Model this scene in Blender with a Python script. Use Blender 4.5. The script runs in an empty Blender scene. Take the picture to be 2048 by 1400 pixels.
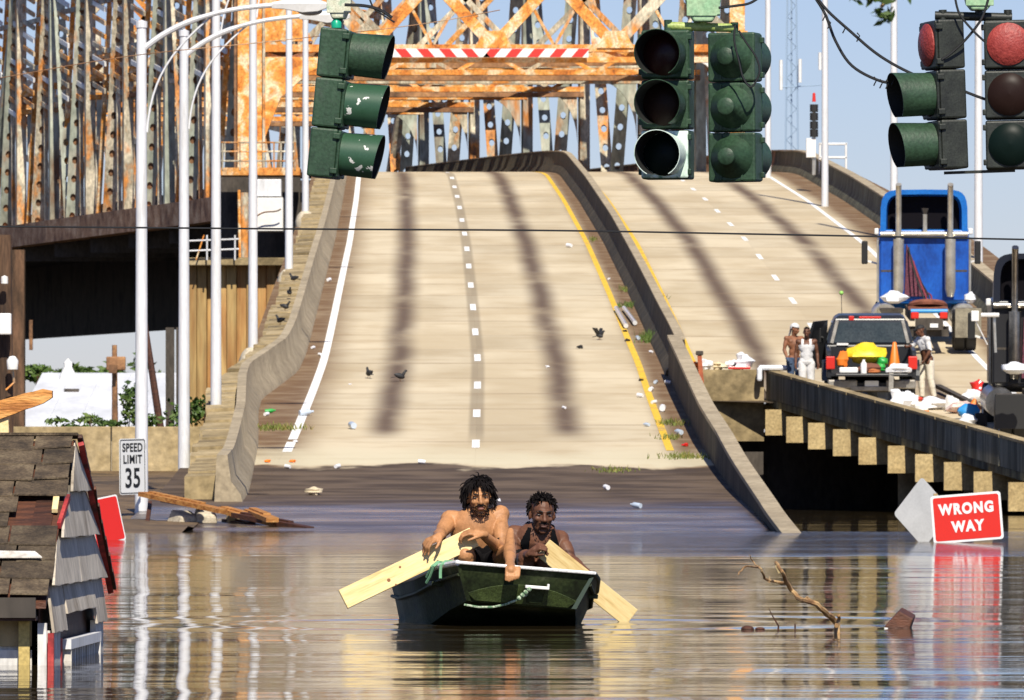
import bpy, bmesh, math, random
from mathutils import Vector as V, Matrix as MX, Euler
random.seed(7)
R = math.radians
# ------------------------------------------------------------------ camera, sky, sun
S = bpy.context.scene
F, H, YH = 16500.0, 1.0, 930.0            # focal length (photo pixels), eye height, horizon row
cam = bpy.data.cameras.new('camera'); co = bpy.data.objects.new('camera', cam); S.collection.objects.link(co)
co.location = (0, 0, H); co.rotation_euler = (R(90), 0, 0)
cam.sensor_width = 36; cam.lens = F / 2048 * 36; cam.shift_y = (YH - 700) / 2048
cam.clip_start = 1; cam.clip_end = 20000
cam.dof.use_dof = True; cam.dof.focus_distance = 52; cam.dof.aperture_fstop = 26
S.camera = co
ELEV, HX, HY = R(47), 0.16, -0.987
TO_SUN = V((HX * math.cos(ELEV), HY * math.cos(ELEV), math.sin(ELEV))).normalized()
w = bpy.data.worlds.new('World'); S.world = w; w.use_nodes = True
nt = w.node_tree; bg = nt.nodes['Background']
sky = nt.nodes.new('ShaderNodeTexSky'); sky.sky_type = 'NISHITA'; sky.sun_disc = False
sky.sun_elevation = ELEV; sky.sun_rotation = math.atan2(HX, HY)
sky.air_density = 1.0; sky.dust_density = 0.25; sky.ozone_density = 5.0; sky.altitude = 300
tn = nt.nodes.new('ShaderNodeMix'); tn.data_type = 'RGBA'; tn.blend_type = 'MULTIPLY'; tn.inputs[0].default_value = 1
tn.inputs[7].default_value = (.83, .80, 1.0, 1)          # the print's slightly violet blue
nt.links.new(sky.outputs[0], tn.inputs[6]); nt.links.new(tn.outputs[2], bg.inputs[0]); bg.inputs[1].default_value = 0.08
sl = bpy.data.lights.new('sun', 'SUN'); sl.energy = 5.0; sl.angle = R(0.5); sl.color = (1, 0.93, 0.8)
so = bpy.data.objects.new('sun', sl); S.collection.objects.link(so); so.location = (0, -20, 60)
so.rotation_euler = (-TO_SUN).to_track_quat('-Z', 'Y').to_euler()
S.view_settings.view_transform = 'Standard'; S.view_settings.look = 'None'
S.view_settings.exposure = 0.35; S.view_settings.gamma = 1; S.view_settings.use_curve_mapping = False

# ------------------------------------------------------------------ helpers
def W(px, py, s):                          # photo pixel + pixels per metre -> world point
    return V(((px - 1024) / s, F / s, H + (YH - py) / s))
def J(px, py, Y):                          # photo pixel at depth Y
    return V(((px - 1024) * Y / F, Y, H + (YH - py) * Y / F))
def water_at(px, py):
    Y = F * H / (py - YH); return V(((px - 1024) * Y / F, Y, 0))
def interp(tab, x):
    if x <= tab[0][0]:
        a, b = tab[0], tab[1]
    elif x >= tab[-1][0]:
        a, b = tab[-2], tab[-1]
    else:
        for a, b in zip(tab, tab[1:]):
            if a[0] <= x <= b[0]: break
    if not hasattr(interp, 'lin') : pass
    t = (x - a[0]) / (b[0] - a[0])
    return a[1] + t * (b[1] - a[1])
def smooth_tab(tab, r=6):                  # soften the corners of a table
    xs = [tab[0][0] + i * (tab[-1][0] - tab[0][0]) / 120 for i in range(121)]
    return [(x, sum(interp(tab, min(max(x + d, tab[0][0]-40), tab[-1][0])) for d in range(-r, r + 1)) / (2 * r + 1)) for x in xs]

def wm(o):
    m = o.matrix_basis.copy()
    while o.parent:
        o = o.parent; m = o.matrix_basis @ m
    return m
class MB:
    def __init__(s): s.v = []; s.f = []; s.m = []; s.i = 0
    def add(s, vs, fs):
        n = len(s.v); s.v += [V(p) for p in vs]
        for f in fs: s.f.append([n + k for k in f]); s.m.append(s.i)
        return s
    def box(s, c, d, M=None, taper=None):
        c = V(c); x, y, z = d[0]/2, d[1]/2, d[2]/2
        tx, ty = taper or (1, 1)
        p = [V((-x,-y,-z)),V((x,-y,-z)),V((x,y,-z)),V((-x,y,-z)),V((-x*tx,-y*ty,z)),V((x*tx,-y*ty,z)),V((x*tx,y*ty,z)),V((-x*tx,y*ty,z))]
        if M: p = [M @ q for q in p]
        return s.add([c + q for q in p], [(0,3,2,1),(4,5,6,7),(0,1,5,4),(1,2,6,5),(2,3,7,6),(3,0,4,7)])
    def bar(s, p, q, w, h, up=(0,0,1)):      # box from p to q, w across, h along up
        p, q = V(p), V(q); d = (q - p); L = d.length; d.normalize()
        up = V(up); sd = d.cross(up)
        if sd.length < 1e-4: sd = d.cross(V((0,1,0)))
        sd.normalize(); u = sd.cross(d)
        M = MX((sd, d, u)).transposed()
        return s.box((p + q) / 2, (w, L, h), M)
    def tube(s, pts, r, n=8, cap=True):
        pts = [V(p) for p in pts]; k = len(pts)
        rs = r if isinstance(r, (list, tuple)) else [r] * k
        vs = []; prev = None
        for i, p in enumerate(pts):
            d = (pts[min(i+1, k-1)] - pts[max(i-1, 0)]).normalized()
            a = prev if prev is not None else (V((0,0,1)) if abs(d.z) < .9 else V((1,0,0)))
            sd = (a - d * a.dot(d)).normalized(); prev = sd
            u = d.cross(sd)
            for j in range(n):
                t = 2 * math.pi * j / n
                vs.append(p + (sd * math.cos(t) + u * math.sin(t)) * rs[i])
        fs = [(i*n+j, i*n+(j+1) % n, (i+1)*n+(j+1) % n, (i+1)*n+j) for i in range(k-1) for j in range(n)]
        if cap: fs += [tuple(range(n))[::-1], tuple((k-1)*n + j for j in range(n))]
        return s.add(vs, fs)
    def lathe(s, prof, n=20, M=None, a0=0, a1=360):   # prof (r, h) about local z
        full = abs(a1 - a0) >= 360; k = n if full else n + 1
        vs = []
        for r, h in prof:
            for j in range(k):
                t = R(a0 + (a1 - a0) * j / n); p = V((r * math.cos(t), r * math.sin(t), h))
                vs.append(M @ p if M else p)
        fs = []
        for i in range(len(prof) - 1):
            for j in range(n):
                j2 = (j + 1) % k
                fs.append((i*k+j, i*k+j2, (i+1)*k+j2, (i+1)*k+j))
        return s.add(vs, fs)
    def ell(s, c, r, M=None, nu=12, nv=8):
        c = V(c); vs = []; fs = []
        for i in range(nv + 1):
            a = math.pi * i / nv
            for j in range(nu):
                b = 2 * math.pi * j / nu
                p = V((r[0]*math.sin(a)*math.cos(b), r[1]*math.sin(a)*math.sin(b), r[2]*math.cos(a)))
                vs.append(c + (M @ p if M else p))
        for i in range(nv):
            for j in range(nu):
                fs.append((i*nu+j, (i+1)*nu+j, (i+1)*nu+(j+1) % nu, i*nu+(j+1) % nu))
        return s.add(vs, fs)
    def cap(s, p, q, r1, r2, n=12):          # tapered capsule (closed)
        p, q = V(p), V(q); d = q - p; L = d.length
        if L < 1e-5: return s.ell(p, (r1, r1, r1))
        d.normalize(); pts = []; rs = []
        for a in (-85, -60, -30, 0): pts.append(p + d * r1 * math.sin(R(a))); rs.append(r1 * math.cos(R(a)))
        for a in (0, 30, 60, 85): pts.append(q + d * r2 * math.sin(R(a))); rs.append(r2 * math.cos(R(a)))
        return s.tube(pts, rs, n)
    def prism(s, poly, ext):                 # 3-D polygon extruded by vector
        poly = [V(p) for p in poly]; n = len(poly); e = V(ext)
        return s.add(poly + [p + e for p in poly], [tuple(range(n))[::-1], tuple(range(n, 2*n))] + [(i, (i+1) % n, n+(i+1) % n, n+i) for i in range(n)])
    def loft(s, rows, closed=False, caps=True):   # rows of equal-length point lists
        n = len(rows[0]); vs = [p for r in rows for p in r]
        m = n if closed else n - 1
        fs = [(i*n+j, i*n+(j+1) % n, (i+1)*n+(j+1) % n, (i+1)*n+j) for i in range(len(rows)-1) for j in range(m)]
        if caps and closed: fs += [tuple(range(n))[::-1], tuple((len(rows)-1)*n+j for j in range(n))]
        return s.add(vs, fs)
    def perf(s, p, q, w, face, t=0.35, step=0.8, hole=0.13):   # box member with holes through its two broad plates
        p, q = V(p), V(q); d = q - p; L = d.length; d.normalize()
        nrm = V(face); nrm = (nrm - d * nrm.dot(d)).normalized(); a = nrm.cross(d)
        k = max(1, int(L / step)); st = L / k
        for sg in (1, -1):
            o = nrm * (t / 2 * sg)
            for i in range(k):
                c = p + d * (st * (i + .5)) + o
                ring = []; hol = []
                for (u, v) in ((-1,-1),(0,-1),(1,-1),(1,0),(1,1),(0,1),(-1,1),(-1,0)):
                    ring.append(c + d * u * st / 2 + a * v * w / 2)
                    l = math.hypot(u, v); hol.append(c + d * u / l * hole * 1.35 + a * v / l * hole)
                s.add(ring + hol, [(j, (j+1) % 8, 8 + (j+1) % 8, 8 + j) for j in range(8)])
            for sd in (1, -1):
                e = a * (w / 2 * sd)
            
        for sd in (1, -1):
            e = a * ((w / 2 - .03) * sd)
            s.bar(p + e, q + e, .05, t - .01, nrm)
        return s
    def move(s, M):
        s.v = [M @ p for p in s.v]; return s
    def join(s, o):
        n = len(s.v); s.v += o.v; s.f += [[n+k for k in f] for f in o.f]; s.m += o.m; return s
    def build(s, name, mat, parent=None, local=False, smooth=False, bevel=0, loc=None, fix=True):
        me = bpy.data.meshes.new(name)
        vs = s.v
        if parent is not None and not local:
            inv = wm(parent).inverted(); vs = [inv @ p for p in vs]
        elif loc is not None:
            vs = [p - V(loc) for p in vs]
        me.from_pydata([tuple(p) for p in vs], [], s.f)
        mats = mat if isinstance(mat, (list, tuple)) else [mat]
        for m in mats: me.materials.append(m)
        if len(mats) > 1: me.polygons.foreach_set('material_index', s.m)
        if fix:
            bm = bmesh.new(); bm.from_mesh(me); bmesh.ops.recalc_face_normals(bm, faces=bm.faces); bm.to_mesh(me); bm.free()
        if smooth:
            me.polygons.foreach_set('use_smooth', [True] * len(me.polygons))
            me.set_sharp_from_angle(angle=R(40))
        o = bpy.data.objects.new(name, me); S.collection.objects.link(o)
        if parent is not None: o.parent = parent
        elif loc is not None: o.location = loc
        if bevel:
            b = o.modifiers.new('bevel', 'BEVEL'); b.width = bevel; b.segments = 2; b.limit_method = 'ANGLE'
        return o
def tag(o, label=None, cat=None, group=None, kind=None):
    if label: o['label'] = label
    if cat: o['category'] = cat
    if group: o['group'] = group
    if kind: o['kind'] = kind
    return o
def thing(name, label, cat, loc=(0,0,0), rz=0, group=None):
    o = bpy.data.objects.new(name, None); S.collection.objects.link(o)
    o.empty_display_size = .2; o.location = loc; o.rotation_euler = (0, 0, rz)
    o.matrix_basis = MX.LocRotScale(V(loc), Euler((0, 0, rz)), None)
    return tag(o, label, cat, group)
def one(mb, name, mat, label, cat, loc, group=None, **k):
    return tag(mb.build(name, mat, None, loc=loc, **k), label, cat, group)
def copy_tree(o, parent=None):
    c = o.copy(); S.collection.objects.link(c)
    if parent: c.parent = parent
    for ch in list(o.children): copy_tree(ch, c)
    return c
def arc(p, q, sag, n=14):                  # hanging cable
    p, q = V(p), V(q)
    return [p.lerp(q, t / n) - V((0, 0, sag * 4 * (t / n) * (1 - t / n))) for t in range(n + 1)]
def bez(p0, p1, p2, p3, n=12):
    out = []
    for i in range(n + 1):
        t = i / n; a = 1 - t
        out.append(V(p0)*a**3 + V(p1)*3*a*a*t + V(p2)*3*a*t*t + V(p3)*t**3)
    return out

# ------------------------------------------------------------------ materials
def M(name, cols, scale=2., rough=.75, metal=0., bump=0., bscale=None, stretch=(1,1,1), lo=.35, hi=.65, rnd=0., fine=.25, detail=6, coord='Object', spec=.4, warp=0.):
    m = bpy.data.materials.new(name); m.use_nodes = True
    N = m.node_tree.nodes; L = m.node_tree.links; b = N['Principled BSDF']
    b.inputs['Roughness'].default_value = rough; b.inputs['Metallic'].default_value = metal
    b.inputs['Specular IOR Level'].default_value = spec
    tc = N.new('ShaderNodeTexCoord'); mp = N.new('ShaderNodeMapping'); mp.inputs['Scale'].default_value = stretch
    oi = N.new('ShaderNodeObjectInfo')
    ad = N.new('ShaderNodeVectorMath'); ad.operation = 'MULTIPLY_ADD'
    L.new(tc.outputs[coord], ad.inputs[0]); ad.inputs[1].default_value = (1, 1, 1)
    sc = N.new('ShaderNodeMath'); sc.operation = 'MULTIPLY'; sc.inputs[1].default_value = 37.0 if rnd else 0
    L.new(oi.outputs['Random'], sc.inputs[0]); L.new(sc.outputs[0], ad.inputs[2])
    L.new(ad.outputs[0], mp.inputs['Vector'])
    n = N.new('ShaderNodeTexNoise'); n.inputs['Scale'].default_value = scale; n.inputs['Detail'].default_value = detail; n.inputs['Distortion'].default_value = warp
    n.inputs['Roughness'].default_value = .62
    L.new(mp.outputs[0], n.inputs['Vector'])
    cr = N.new('ShaderNodeValToRGB'); L.new(n.outputs[0], cr.inputs[0])
    if len(cols) == 1: cols = [cols[0], cols[0]]
    e = cr.color_ramp.elements
    while len(e) < len(cols): e.new(.5)
    for i, c in enumerate(cols):
        e[i].position = lo + (hi - lo) * i / (len(cols) - 1); e[i].color = (*c, 1)
    f2 = N.new('ShaderNodeTexNoise'); f2.inputs['Scale'].default_value = scale * 11; f2.inputs['Detail'].default_value = 4
    L.new(mp.outputs[0], f2.inputs['Vector'])
    mr = N.new('ShaderNodeMapRange'); mr.inputs[1].default_value = .3; mr.inputs[2].default_value = .7
    mr.inputs[3].default_value = 1 - fine; mr.inputs[4].default_value = 1 + fine
    L.new(f2.outputs[0], mr.inputs[0])
    r2 = N.new('ShaderNodeMapRange'); r2.inputs[3].default_value = 1 - rnd; r2.inputs[4].default_value = 1 + rnd
    L.new(oi.outputs['Random'], r2.inputs[0])
    mu = N.new('ShaderNodeMath'); mu.operation = 'MULTIPLY'; L.new(mr.outputs[0], mu.inputs[0]); L.new(r2.outputs[0], mu.inputs[1])
    vm = N.new('ShaderNodeVectorMath'); vm.operation = 'SCALE'
    L.new(cr.outputs[0], vm.inputs[0]); L.new(mu.outputs[0], vm.inputs['Scale']); L.new(vm.outputs[0], b.inputs['Base Color'])
    if bump:
        bn = N.new('ShaderNodeTexNoise'); bn.inputs['Scale'].default_value = bscale or scale * 6; bn.inputs['Detail'].default_value = 5
        L.new(mp.outputs[0], bn.inputs['Vector'])
        bp = N.new('ShaderNodeBump'); bp.inputs['Strength'].default_value = min(1, bump); bp.inputs['Distance'].default_value = .02
        L.new(bn.outputs[0], bp.inputs['Height']); L.new(bp.outputs[0], b.inputs['Normal'])
    return m
def flat(name, c, rough=.5, metal=0, spec=.5, fine=.06): return M(name, [c], 6, rough, metal, fine=fine, spec=spec)

CONC = M('concrete', [(.30,.24,.155),(.42,.345,.23)], .8, .85, bump=.4, bscale=14, rnd=.06)
CONC_DARK = M('sooty_shaded_concrete', [(.025,.024,.015),(.065,.062,.038),(.15,.145,.09),(.24,.22,.14)], 1.3, .85, bump=.4, bscale=10, stretch=(2.6,2.6,.22), rnd=.25, lo=.3, hi=.78, fine=.35)  # soot streaks, with shade painted in for sides the sun misses
CONC_PAR = M('streaked_parapet', [(.06,.055,.035),(.16,.15,.10),(.30,.28,.20),(.12,.11,.075)], 1.5, .85, bump=.4, bscale=10, stretch=(3,3,.16), rnd=.22, lo=.3, hi=.75, fine=.3)
CONC_BRN = M('shade_dark_barrier_concrete', [(.02,.016,.009),(.055,.043,.026),(.12,.10,.065)], 1.1, .9, bump=.4, bscale=10, stretch=(1.6,1.6,.5), rnd=.15, lo=.32, hi=.75, fine=.3)  # darkened copy of the concrete; paints shade on sides turned from the sun
CONC_OLD = M('stained_concrete', [(.16,.12,.06),(.33,.25,.13),(.42,.33,.19)], .7, .9, bump=.5, bscale=12, rnd=.1)
CONC_BEAM = M('beam_concrete', [(.36,.26,.12),(.5,.38,.19)], 1.6, .85, bump=.4, bscale=16, rnd=.1)
RUST_GREY = M('rusting_grey_paint', [(.13,.065,.03),(.22,.22,.17),(.33,.36,.29),(.40,.38,.30),(.50,.19,.04)], .55, .6, bump=.2, stretch=(1,1,.35), lo=.3, hi=.7, rnd=.22, fine=.3)
RUST_ORANGE = M('orange_rusted_steel', [(.24,.07,.015),(.55,.18,.025),(.66,.29,.06),(.68,.55,.36),(.58,.20,.03)], 1.15, .65, bump=.25, lo=.28, hi=.72, rnd=.15, fine=.35, warp=.6)
RUST_MIX = M('rusted_flaking_paint', [(.16,.08,.035),(.58,.22,.04),(.36,.32,.23),(.66,.58,.43),(.48,.16,.03)], 1.0, .65, bump=.25, stretch=(1,1,.5), lo=.28, hi=.72, rnd=.25, fine=.35)
RUST_CHORD = M('rusty_chord', [(.16,.075,.035),(.34,.18,.09),(.50,.33,.2)], 1.2, .8, bump=.2, rnd=.15, fine=.35)
OLD_POST = M('creosoted_post', [(.035,.02,.012),(.10,.055,.03),(.17,.09,.05)], 1.5, .85, bump=.3, stretch=(2,2,.3), fine=.3)
RUST_DARK = M('dark_rust', [(.10,.055,.03),(.25,.125,.06),(.38,.2,.09)], .8, .8, bump=.2, rnd=.15, fine=.3)
STEEL_DARK = M('dark_shaded_steel', [(.03,.026,.022),(.075,.062,.05),(.05,.042,.035)], 1, .85, stretch=(1,1,.4))  # dark steel; its near-black also paints gloom under bridge, ramp and eave
POLE = M('galvanised_pole', [(.50,.49,.47),(.68,.68,.68),(.74,.74,.75)], 1.6, .5, metal=.15, fine=.1, rnd=.06, stretch=(3,3,.35), lo=.25, hi=.55)
WHITE = M('white_paint', [(.72,.70,.66),(.82,.81,.78)], 2, .5, fine=.06)
LINE_WHITE = M('worn_white_line', [(.5,.48,.44),(.82,.81,.78),(.84,.83,.8)], 1.6, .7, lo=.28, hi=.5)
LINE_YELLOW = M('worn_yellow_line', [(.42,.30,.12),(.72,.44,.035),(.76,.48,.04)], 1.2, .7, lo=.3, hi=.52)
PINE = M('pale_pine', [(.55,.36,.12),(.78,.60,.28),(.85,.70,.38)], 5, .6, stretch=(9,1,9), lo=.25, hi=.6, fine=.08)
WOOD_ORANGE = M('weathered_orange_wood', [(.26,.09,.02),(.50,.21,.05),(.6,.32,.1)], 3, .75, stretch=(1,6,6), bump=.4, rnd=.25)
WOOD_DARK = M('wet_dark_wood', [(.035,.015,.01),(.11,.04,.02)], 5, .6, stretch=(1,5,5), bump=.4, rnd=.2)
BLACK = flat('black_rubber', (.012,.012,.012), .7)
CHROME = M('chrome', [(.5,.45,.36),(.74,.7,.6)], 3, .34, metal=.7, fine=.1)
LEAF = M('leaves', [(.035,.07,.012),(.075,.13,.022),(.12,.17,.035)], 1.5, .6, fine=.4, rnd=.1)
GRASS = M('dry_grass', [(.06,.09,.015),(.14,.17,.03),(.26,.2,.06)], 2, .7, fine=.4)
SIG_GREEN = M('weathered_green_enamel', [(.012,.026,.014),(.022,.052,.027),(.030,.066,.035),(.055,.085,.058)], 4, .5, bump=.15, bscale=40, fine=.25, lo=.28, hi=.75)
SIG_CHIP = M('chipped_green_enamel', [(.016,.05,.026),(.026,.075,.04),(.03,.08,.045),(.62,.62,.58)], 9, .4, lo=.2, hi=.74, detail=3, fine=.1)
for e_ in [n for n in SIG_CHIP.node_tree.nodes if n.type == 'VALTORGB']: e_.color_ramp.elements[3].position = .645; e_.color_ramp.elements[2].position = .635
SIG_LIGHT = M('pale_green_enamel', [(.16,.3,.14),(.34,.5,.3),(.24,.42,.24)], 5, .5, bump=.1, fine=.2)
SIG_BLACK = M('sooty_signal_paint', [(.012,.014,.012),(.03,.035,.028)], 7, .5, bump=.1, fine=.3)
SIG_MINT = M('mint_white_enamel', [(.03,.16,.1),(.55,.7,.62),(.66,.78,.7)], 2.2, .45, lo=.38, hi=.48, fine=.1)
def skin(n, c, s=.52): return M(n, [tuple(x*.72 for x in c), c, tuple(min(1, x*1.15) for x in c)], 9, s, fine=.1, spec=.32, bump=.12, bscale=70)
SKIN_A = skin('warm_brown_skin', (.42,.20,.085)); SKIN_B = skin('deep_brown_skin', (.13,.055,.03)); SKIN_C = skin('brown_skin', (.24,.10,.05))
HAIR = flat('black_hair', (.007,.005,.005), .75, spec=.12)
# ------------------------------------------------------------------ road geometry (x to the right, Y away, z up)
RZ = [(90,-1.3),(118,-.28),(127,.02),(145,.62),(160,1.4),(180,2.6),(200,3.95),(225,5.8),(254,7.85),(290,10.3),(323,12.42),(336,12.95),(346,13.28),(360,13.42),(400,13.5)]
RZ_R = [(140,-.6),(150,-.1),(165,.85),(187,2.5),(200,3.45),(214,4.65),(254,7.8),(290,10.3),(323,12.42),(336,12.95),(346,13.28),(360,13.42),(400,13.5)]
XW = [(90,-4.25),(127,-4.3),(160,-4.36),(192,-4.45),(214,-4.66),(254,-5.07),(290,-5.55),(323,-6.06),(336,-6.5),(346,-7.4),(360,-10.6),(400,-22)]
RZ, RZ_R, XW = smooth_tab(RZ, 5), smooth_tab(RZ_R, 5), smooth_tab(XW, 4)
def shiftR(Y): return max(0, 187 - Y) * .2
def PL(Y, u, dz=0): return V((interp(XW, Y) + u, Y, interp(RZ, Y) + dz))
def PR(Y, u, dz=0): return V((interp(XW, Y) + u + shiftR(Y), Y, interp(RZ_R, Y) + dz))
def road_at(px, py, right=False, lo=128, hi=322):
    tab = RZ_R if right else RZ
    for _ in range(40):
        m = (lo + hi) / 2
        if YH - (interp(tab, m) - H) * F / m > py: lo = m
        else: hi = m
    return V(((px - 1024) * lo / F, lo, interp(tab, lo)))

def road_mat():
    m = bpy.data.materials.new('road_concrete'); m.use_nodes = True
    N = m.node_tree.nodes; L = m.node_tree.links; b = N['Principled BSDF']
    def val(op, a, c=None, d=None):
        n = N.new('ShaderNodeMath'); n.operation = op
        for i, x in enumerate((a, c, d)):
            if x is None: continue
            if isinstance(x, (int, float)): n.inputs[i].default_value = x
            else: L.new(x, n.inputs[i])
        return n.outputs[0]
    def rng(x, a, c, d, e):
        n = N.new('ShaderNodeMapRange'); n.interpolation_type = 'SMOOTHSTEP'
        for i, q in enumerate((a, c, d, e)): n.inputs[i+1].default_value = q
        L.new(x, n.inputs[0]); return n.outputs[0]
    def noise(vec, sc, det=5, st=(1,1,1)):
        mp = N.new('ShaderNodeMapping'); mp.inputs['Scale'].default_value = st; L.new(vec, mp.inputs['Vector'])
        n = N.new('ShaderNodeTexNoise'); n.inputs['Scale'].default_value = sc; n.inputs['Detail'].default_value = det; L.new(mp.outputs[0], n.inputs['Vector']); return n.outputs[0]
    def mix(f, a, c):
        n = N.new('ShaderNodeMix'); n.data_type = 'RGBA'
        L.new(f, n.inputs[0])
        for i, x in ((6, a), (7, c)):
            if isinstance(x, tuple): n.inputs[i].default_value = (*x, 1)
            else: L.new(x, n.inputs[i])
        return n.outputs[2]
    uv = N.new('ShaderNodeUVMap'); uv.uv_map = 'lane'
    sp = N.new('ShaderNodeSeparateXYZ'); L.new(uv.outputs[0], sp.inputs[0]); u, v = sp.outputs[0], sp.outputs[1]
    P = uv.outputs[0]
    oi = N.new('ShaderNodeObjectInfo')
    base = mix(rng(noise(P, .35, 6, (1,.25,1)), .35, .65, 0, 1), (.49,.40,.26), (.60,.51,.355))
    pale = mix(rng(noise(P, 1.3, 5, (.5,.5,1)), .45, .75, 0, .6), base, (.43,.33,.2))
    tint = N.new('ShaderNodeVectorMath'); tint.operation = 'SCALE'; L.new(pale, tint.inputs[0]); L.new(val('MULTIPLY_ADD', oi.outputs['Random'], .14, .92), tint.inputs['Scale'])
    c = tint.outputs[0]
    wob = val('MULTIPLY_ADD', noise(P, .12, 2), .24, -.12)
    for centre in (1.83, 5.5, 10.6, 14.15):                 # oil dripped down the middle of each lane
        d = val('ABSOLUTE', val('SUBTRACT', val('ADD', u, wob), centre))
        k = rng(d, 0, .56, 1, 0)
        k = val('MULTIPLY', k, rng(noise(P, .55, 6, (.8,.22,1)), .25, .52, .42, .9))
        k = val('MULTIPLY', k, rng(v, 160.5, 166, 0, 1))
        c = mix(k, c, (.085,.05,.034))
    g = rng(val('ABSOLUTE', val('SUBTRACT', u, 3.66)), .1, .2, .5, 0); c = mix(val('MULTIPLY', g, rng(v, 158, 166, 0, 1)), c, (.16,.125,.085))
    # dirt on the shoulders
    sh = val('MAXIMUM', rng(u, -.25, .9, 1, 0), val('MULTIPLY', rng(u, 7.1, 7.7, 0, 1), rng(u, 8.7, 9.1, 1, 0)))
    sh = val('MAXIMUM', sh, rng(u, 15.9, 16.6, 0, 1))
    c = mix(val('MULTIPLY', sh, rng(noise(P, .9, 6), .3, .6, .78, 1)), c, (.155,.09,.045))
    # stains along the joints
    fr = val('FRACT', val('DIVIDE', val('SUBTRACT', v, 118.0), 6.1))
    jn = val('MAXIMUM', rng(fr, 0, .06, 1, 0), rng(fr, .95, 1, 0, 1))
    c = mix(val('MULTIPLY', jn, rng(noise(P, .5, 4, (.5,.4,1)), .4, .62, .1, .55)), c, (.24,.165,.10))
    # the wet foot of the ramp
    wv = val('ADD', v, val('MULTIPLY_ADD', noise(P, .45, 5, (1.4,.5,1)), 8, -4))
    wet = rng(wv, 151.3, 152.3, 1, 0)
    dryline = val('MULTIPLY', rng(wv, 152, 153, 0, 1), rng(wv, 154, 160, 1, 0))
    c = mix(val('MULTIPLY', dryline, .75), c, (.60,.54,.38))
    wc = mix(rng(noise(P, 1.0, 6, (.6,.8,1)), .36, .66, 0, 1), (.06,.04,.027), (.125,.088,.06))
    c = mix(wet, c, wc)
    L.new(c, b.inputs['Base Color'])
    wr = val('ADD', rng(noise(P, .8, 5, (.4,.8,1)), .35, .62, -.08, .14), rng(v, 133, 143, .22, .92))
    rr = N.new('ShaderNodeMix'); L.new(wet, rr.inputs[0]); rr.inputs[2].default_value = .85; L.new(wr, rr.inputs[3]); L.new(rr.outputs[0], b.inputs['Roughness'])
    b.inputs['Specular IOR Level'].default_value = .28
    bp = N.new('ShaderNodeBump'); bp.inputs['Distance'].default_value = .006; bp.inputs['Strength'].default_value = .5
    L.new(noise(P, 9, 5), bp.inputs['Height']); L.new(bp.outputs[0], b.inputs['Normal'])
    return m
ROAD = road_mat()
JOINT = M('joint_filler', [(.05,.035,.022),(.1,.07,.04)], 3, .9)

def road(name, PF, cols, y0, y1, step=6.1, limit=None):
    t = tag(bpy.data.objects.new(name, None), kind='structure'); S.collection.objects.link(t)
    t.empty_display_size = .5
    ys = []; y = y0
    while y < y1: ys.append(y); y += step
    umin, umax = cols[0][0], cols[-1][1]
    rows = []; y = y0
    while y <= y1: rows.append([PF(y, umin if not limit else max(umin, limit(y)), -.035), PF(y, umax, -.035)]); y += 1.02
    MB().loft(rows).build('road_bed', JOINT, t)
    for y in ys:
        for (a, c) in cols:
            if limit:
                if limit(y) >= c: continue
                a = max(a, limit(y))
            g = .013; h_ = .0006; n = 4; top = []
            for i in range(n + 1):
                yy = y + g + (step - 2 * g) * i / n
                top.append((yy, [PF(yy, a + h_), PF(yy, c - h_)]))
            mb = MB(); mb.loft([r for _, r in top])
            k = len(mb.v)
            mb.v += [p - V((0, 0, .03)) for p in mb.v[:k]]
            mb.f += [[0, 1, k+1, k], [2*n, 2*n+1, k+2*n+1, k+2*n]] + [[2*i+s_, 2*i+2+s_, k+2*i+2+s_, k+2*i+s_] for i in range(n) for s_ in (0, 1)]
            mb.m = [0] * len(mb.f)
            o = mb.build('road_slab', ROAD, t, fix=False)
            me = o.data; uvl = me.uv_layers.new(name='lane')
            for lp in me.loops:
                vi = lp.vertex_index % k
                uvl.data[lp.index].uv = ((a + h_, c - h_)[vi % 2], top[vi // 2][0])
    return t
road_l = road('road', PL, [(-1.75,0),(0,3.66),(3.66,7.33),(7.33,8.25)], 111.9, 352)
road_r = road('road', PR, [(8.27,8.9),(8.9,12.4),(12.4,15.95),(15.95,19.5)], 148.4, 352, limit=lambda y: 10.28 if y < 186.9 else 8.27)

def strip(name, PF, u0, u1, y0, y1, mat, parent, h=.006):
    n = max(2, int((y1 - y0) / 2)); rows = []
    for i in range(n + 1):
        y = y0 + (y1 - y0) * i / n
        rows.append([PF(y, u0, h), PF(y, u1, h)])
    return MB().loft(rows).build(name, mat, parent, fix=False)
strip('edge_line', PL, -.02, .16, 161.5, 336, LINE_WHITE, road_l)
strip('edge_line', PL, -.02, .16, 157.0, 160.6, LINE_WHITE, road_l)
strip('median_line', PL, 7.3, 7.45, 157.5, 336, LINE_YELLOW, road_l)
y = 158.5
while y < 330: strip('lane_dash', PL, 3.585, 3.735, y, y + 2.9, LINE_WHITE, road_l); y += 11.2
strip('median_line', PR, 8.85, 9.0, 193, 336, LINE_YELLOW, road_r)
strip('edge_line', PR, 15.85, 16.0, 170, 336, LINE_WHITE, road_r)
y = 200.5
while y < 330: strip('lane_dash', PR, 12.33, 12.47, y, y + 2.9, LINE_WHITE, road_r); y += 11.2

# ------------------------------------------------------------------ barriers
def barrier_rows(PF, prof, y0, y1, step=2, uoff=lambda y: 0, hs=lambda y: 1):
    rows = []; y = y0
    while y <= y1 + .01:
        rows.append([PF(y, u + uoff(y), h * hs(y)) for u, h in prof]); y += step
    return rows
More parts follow.
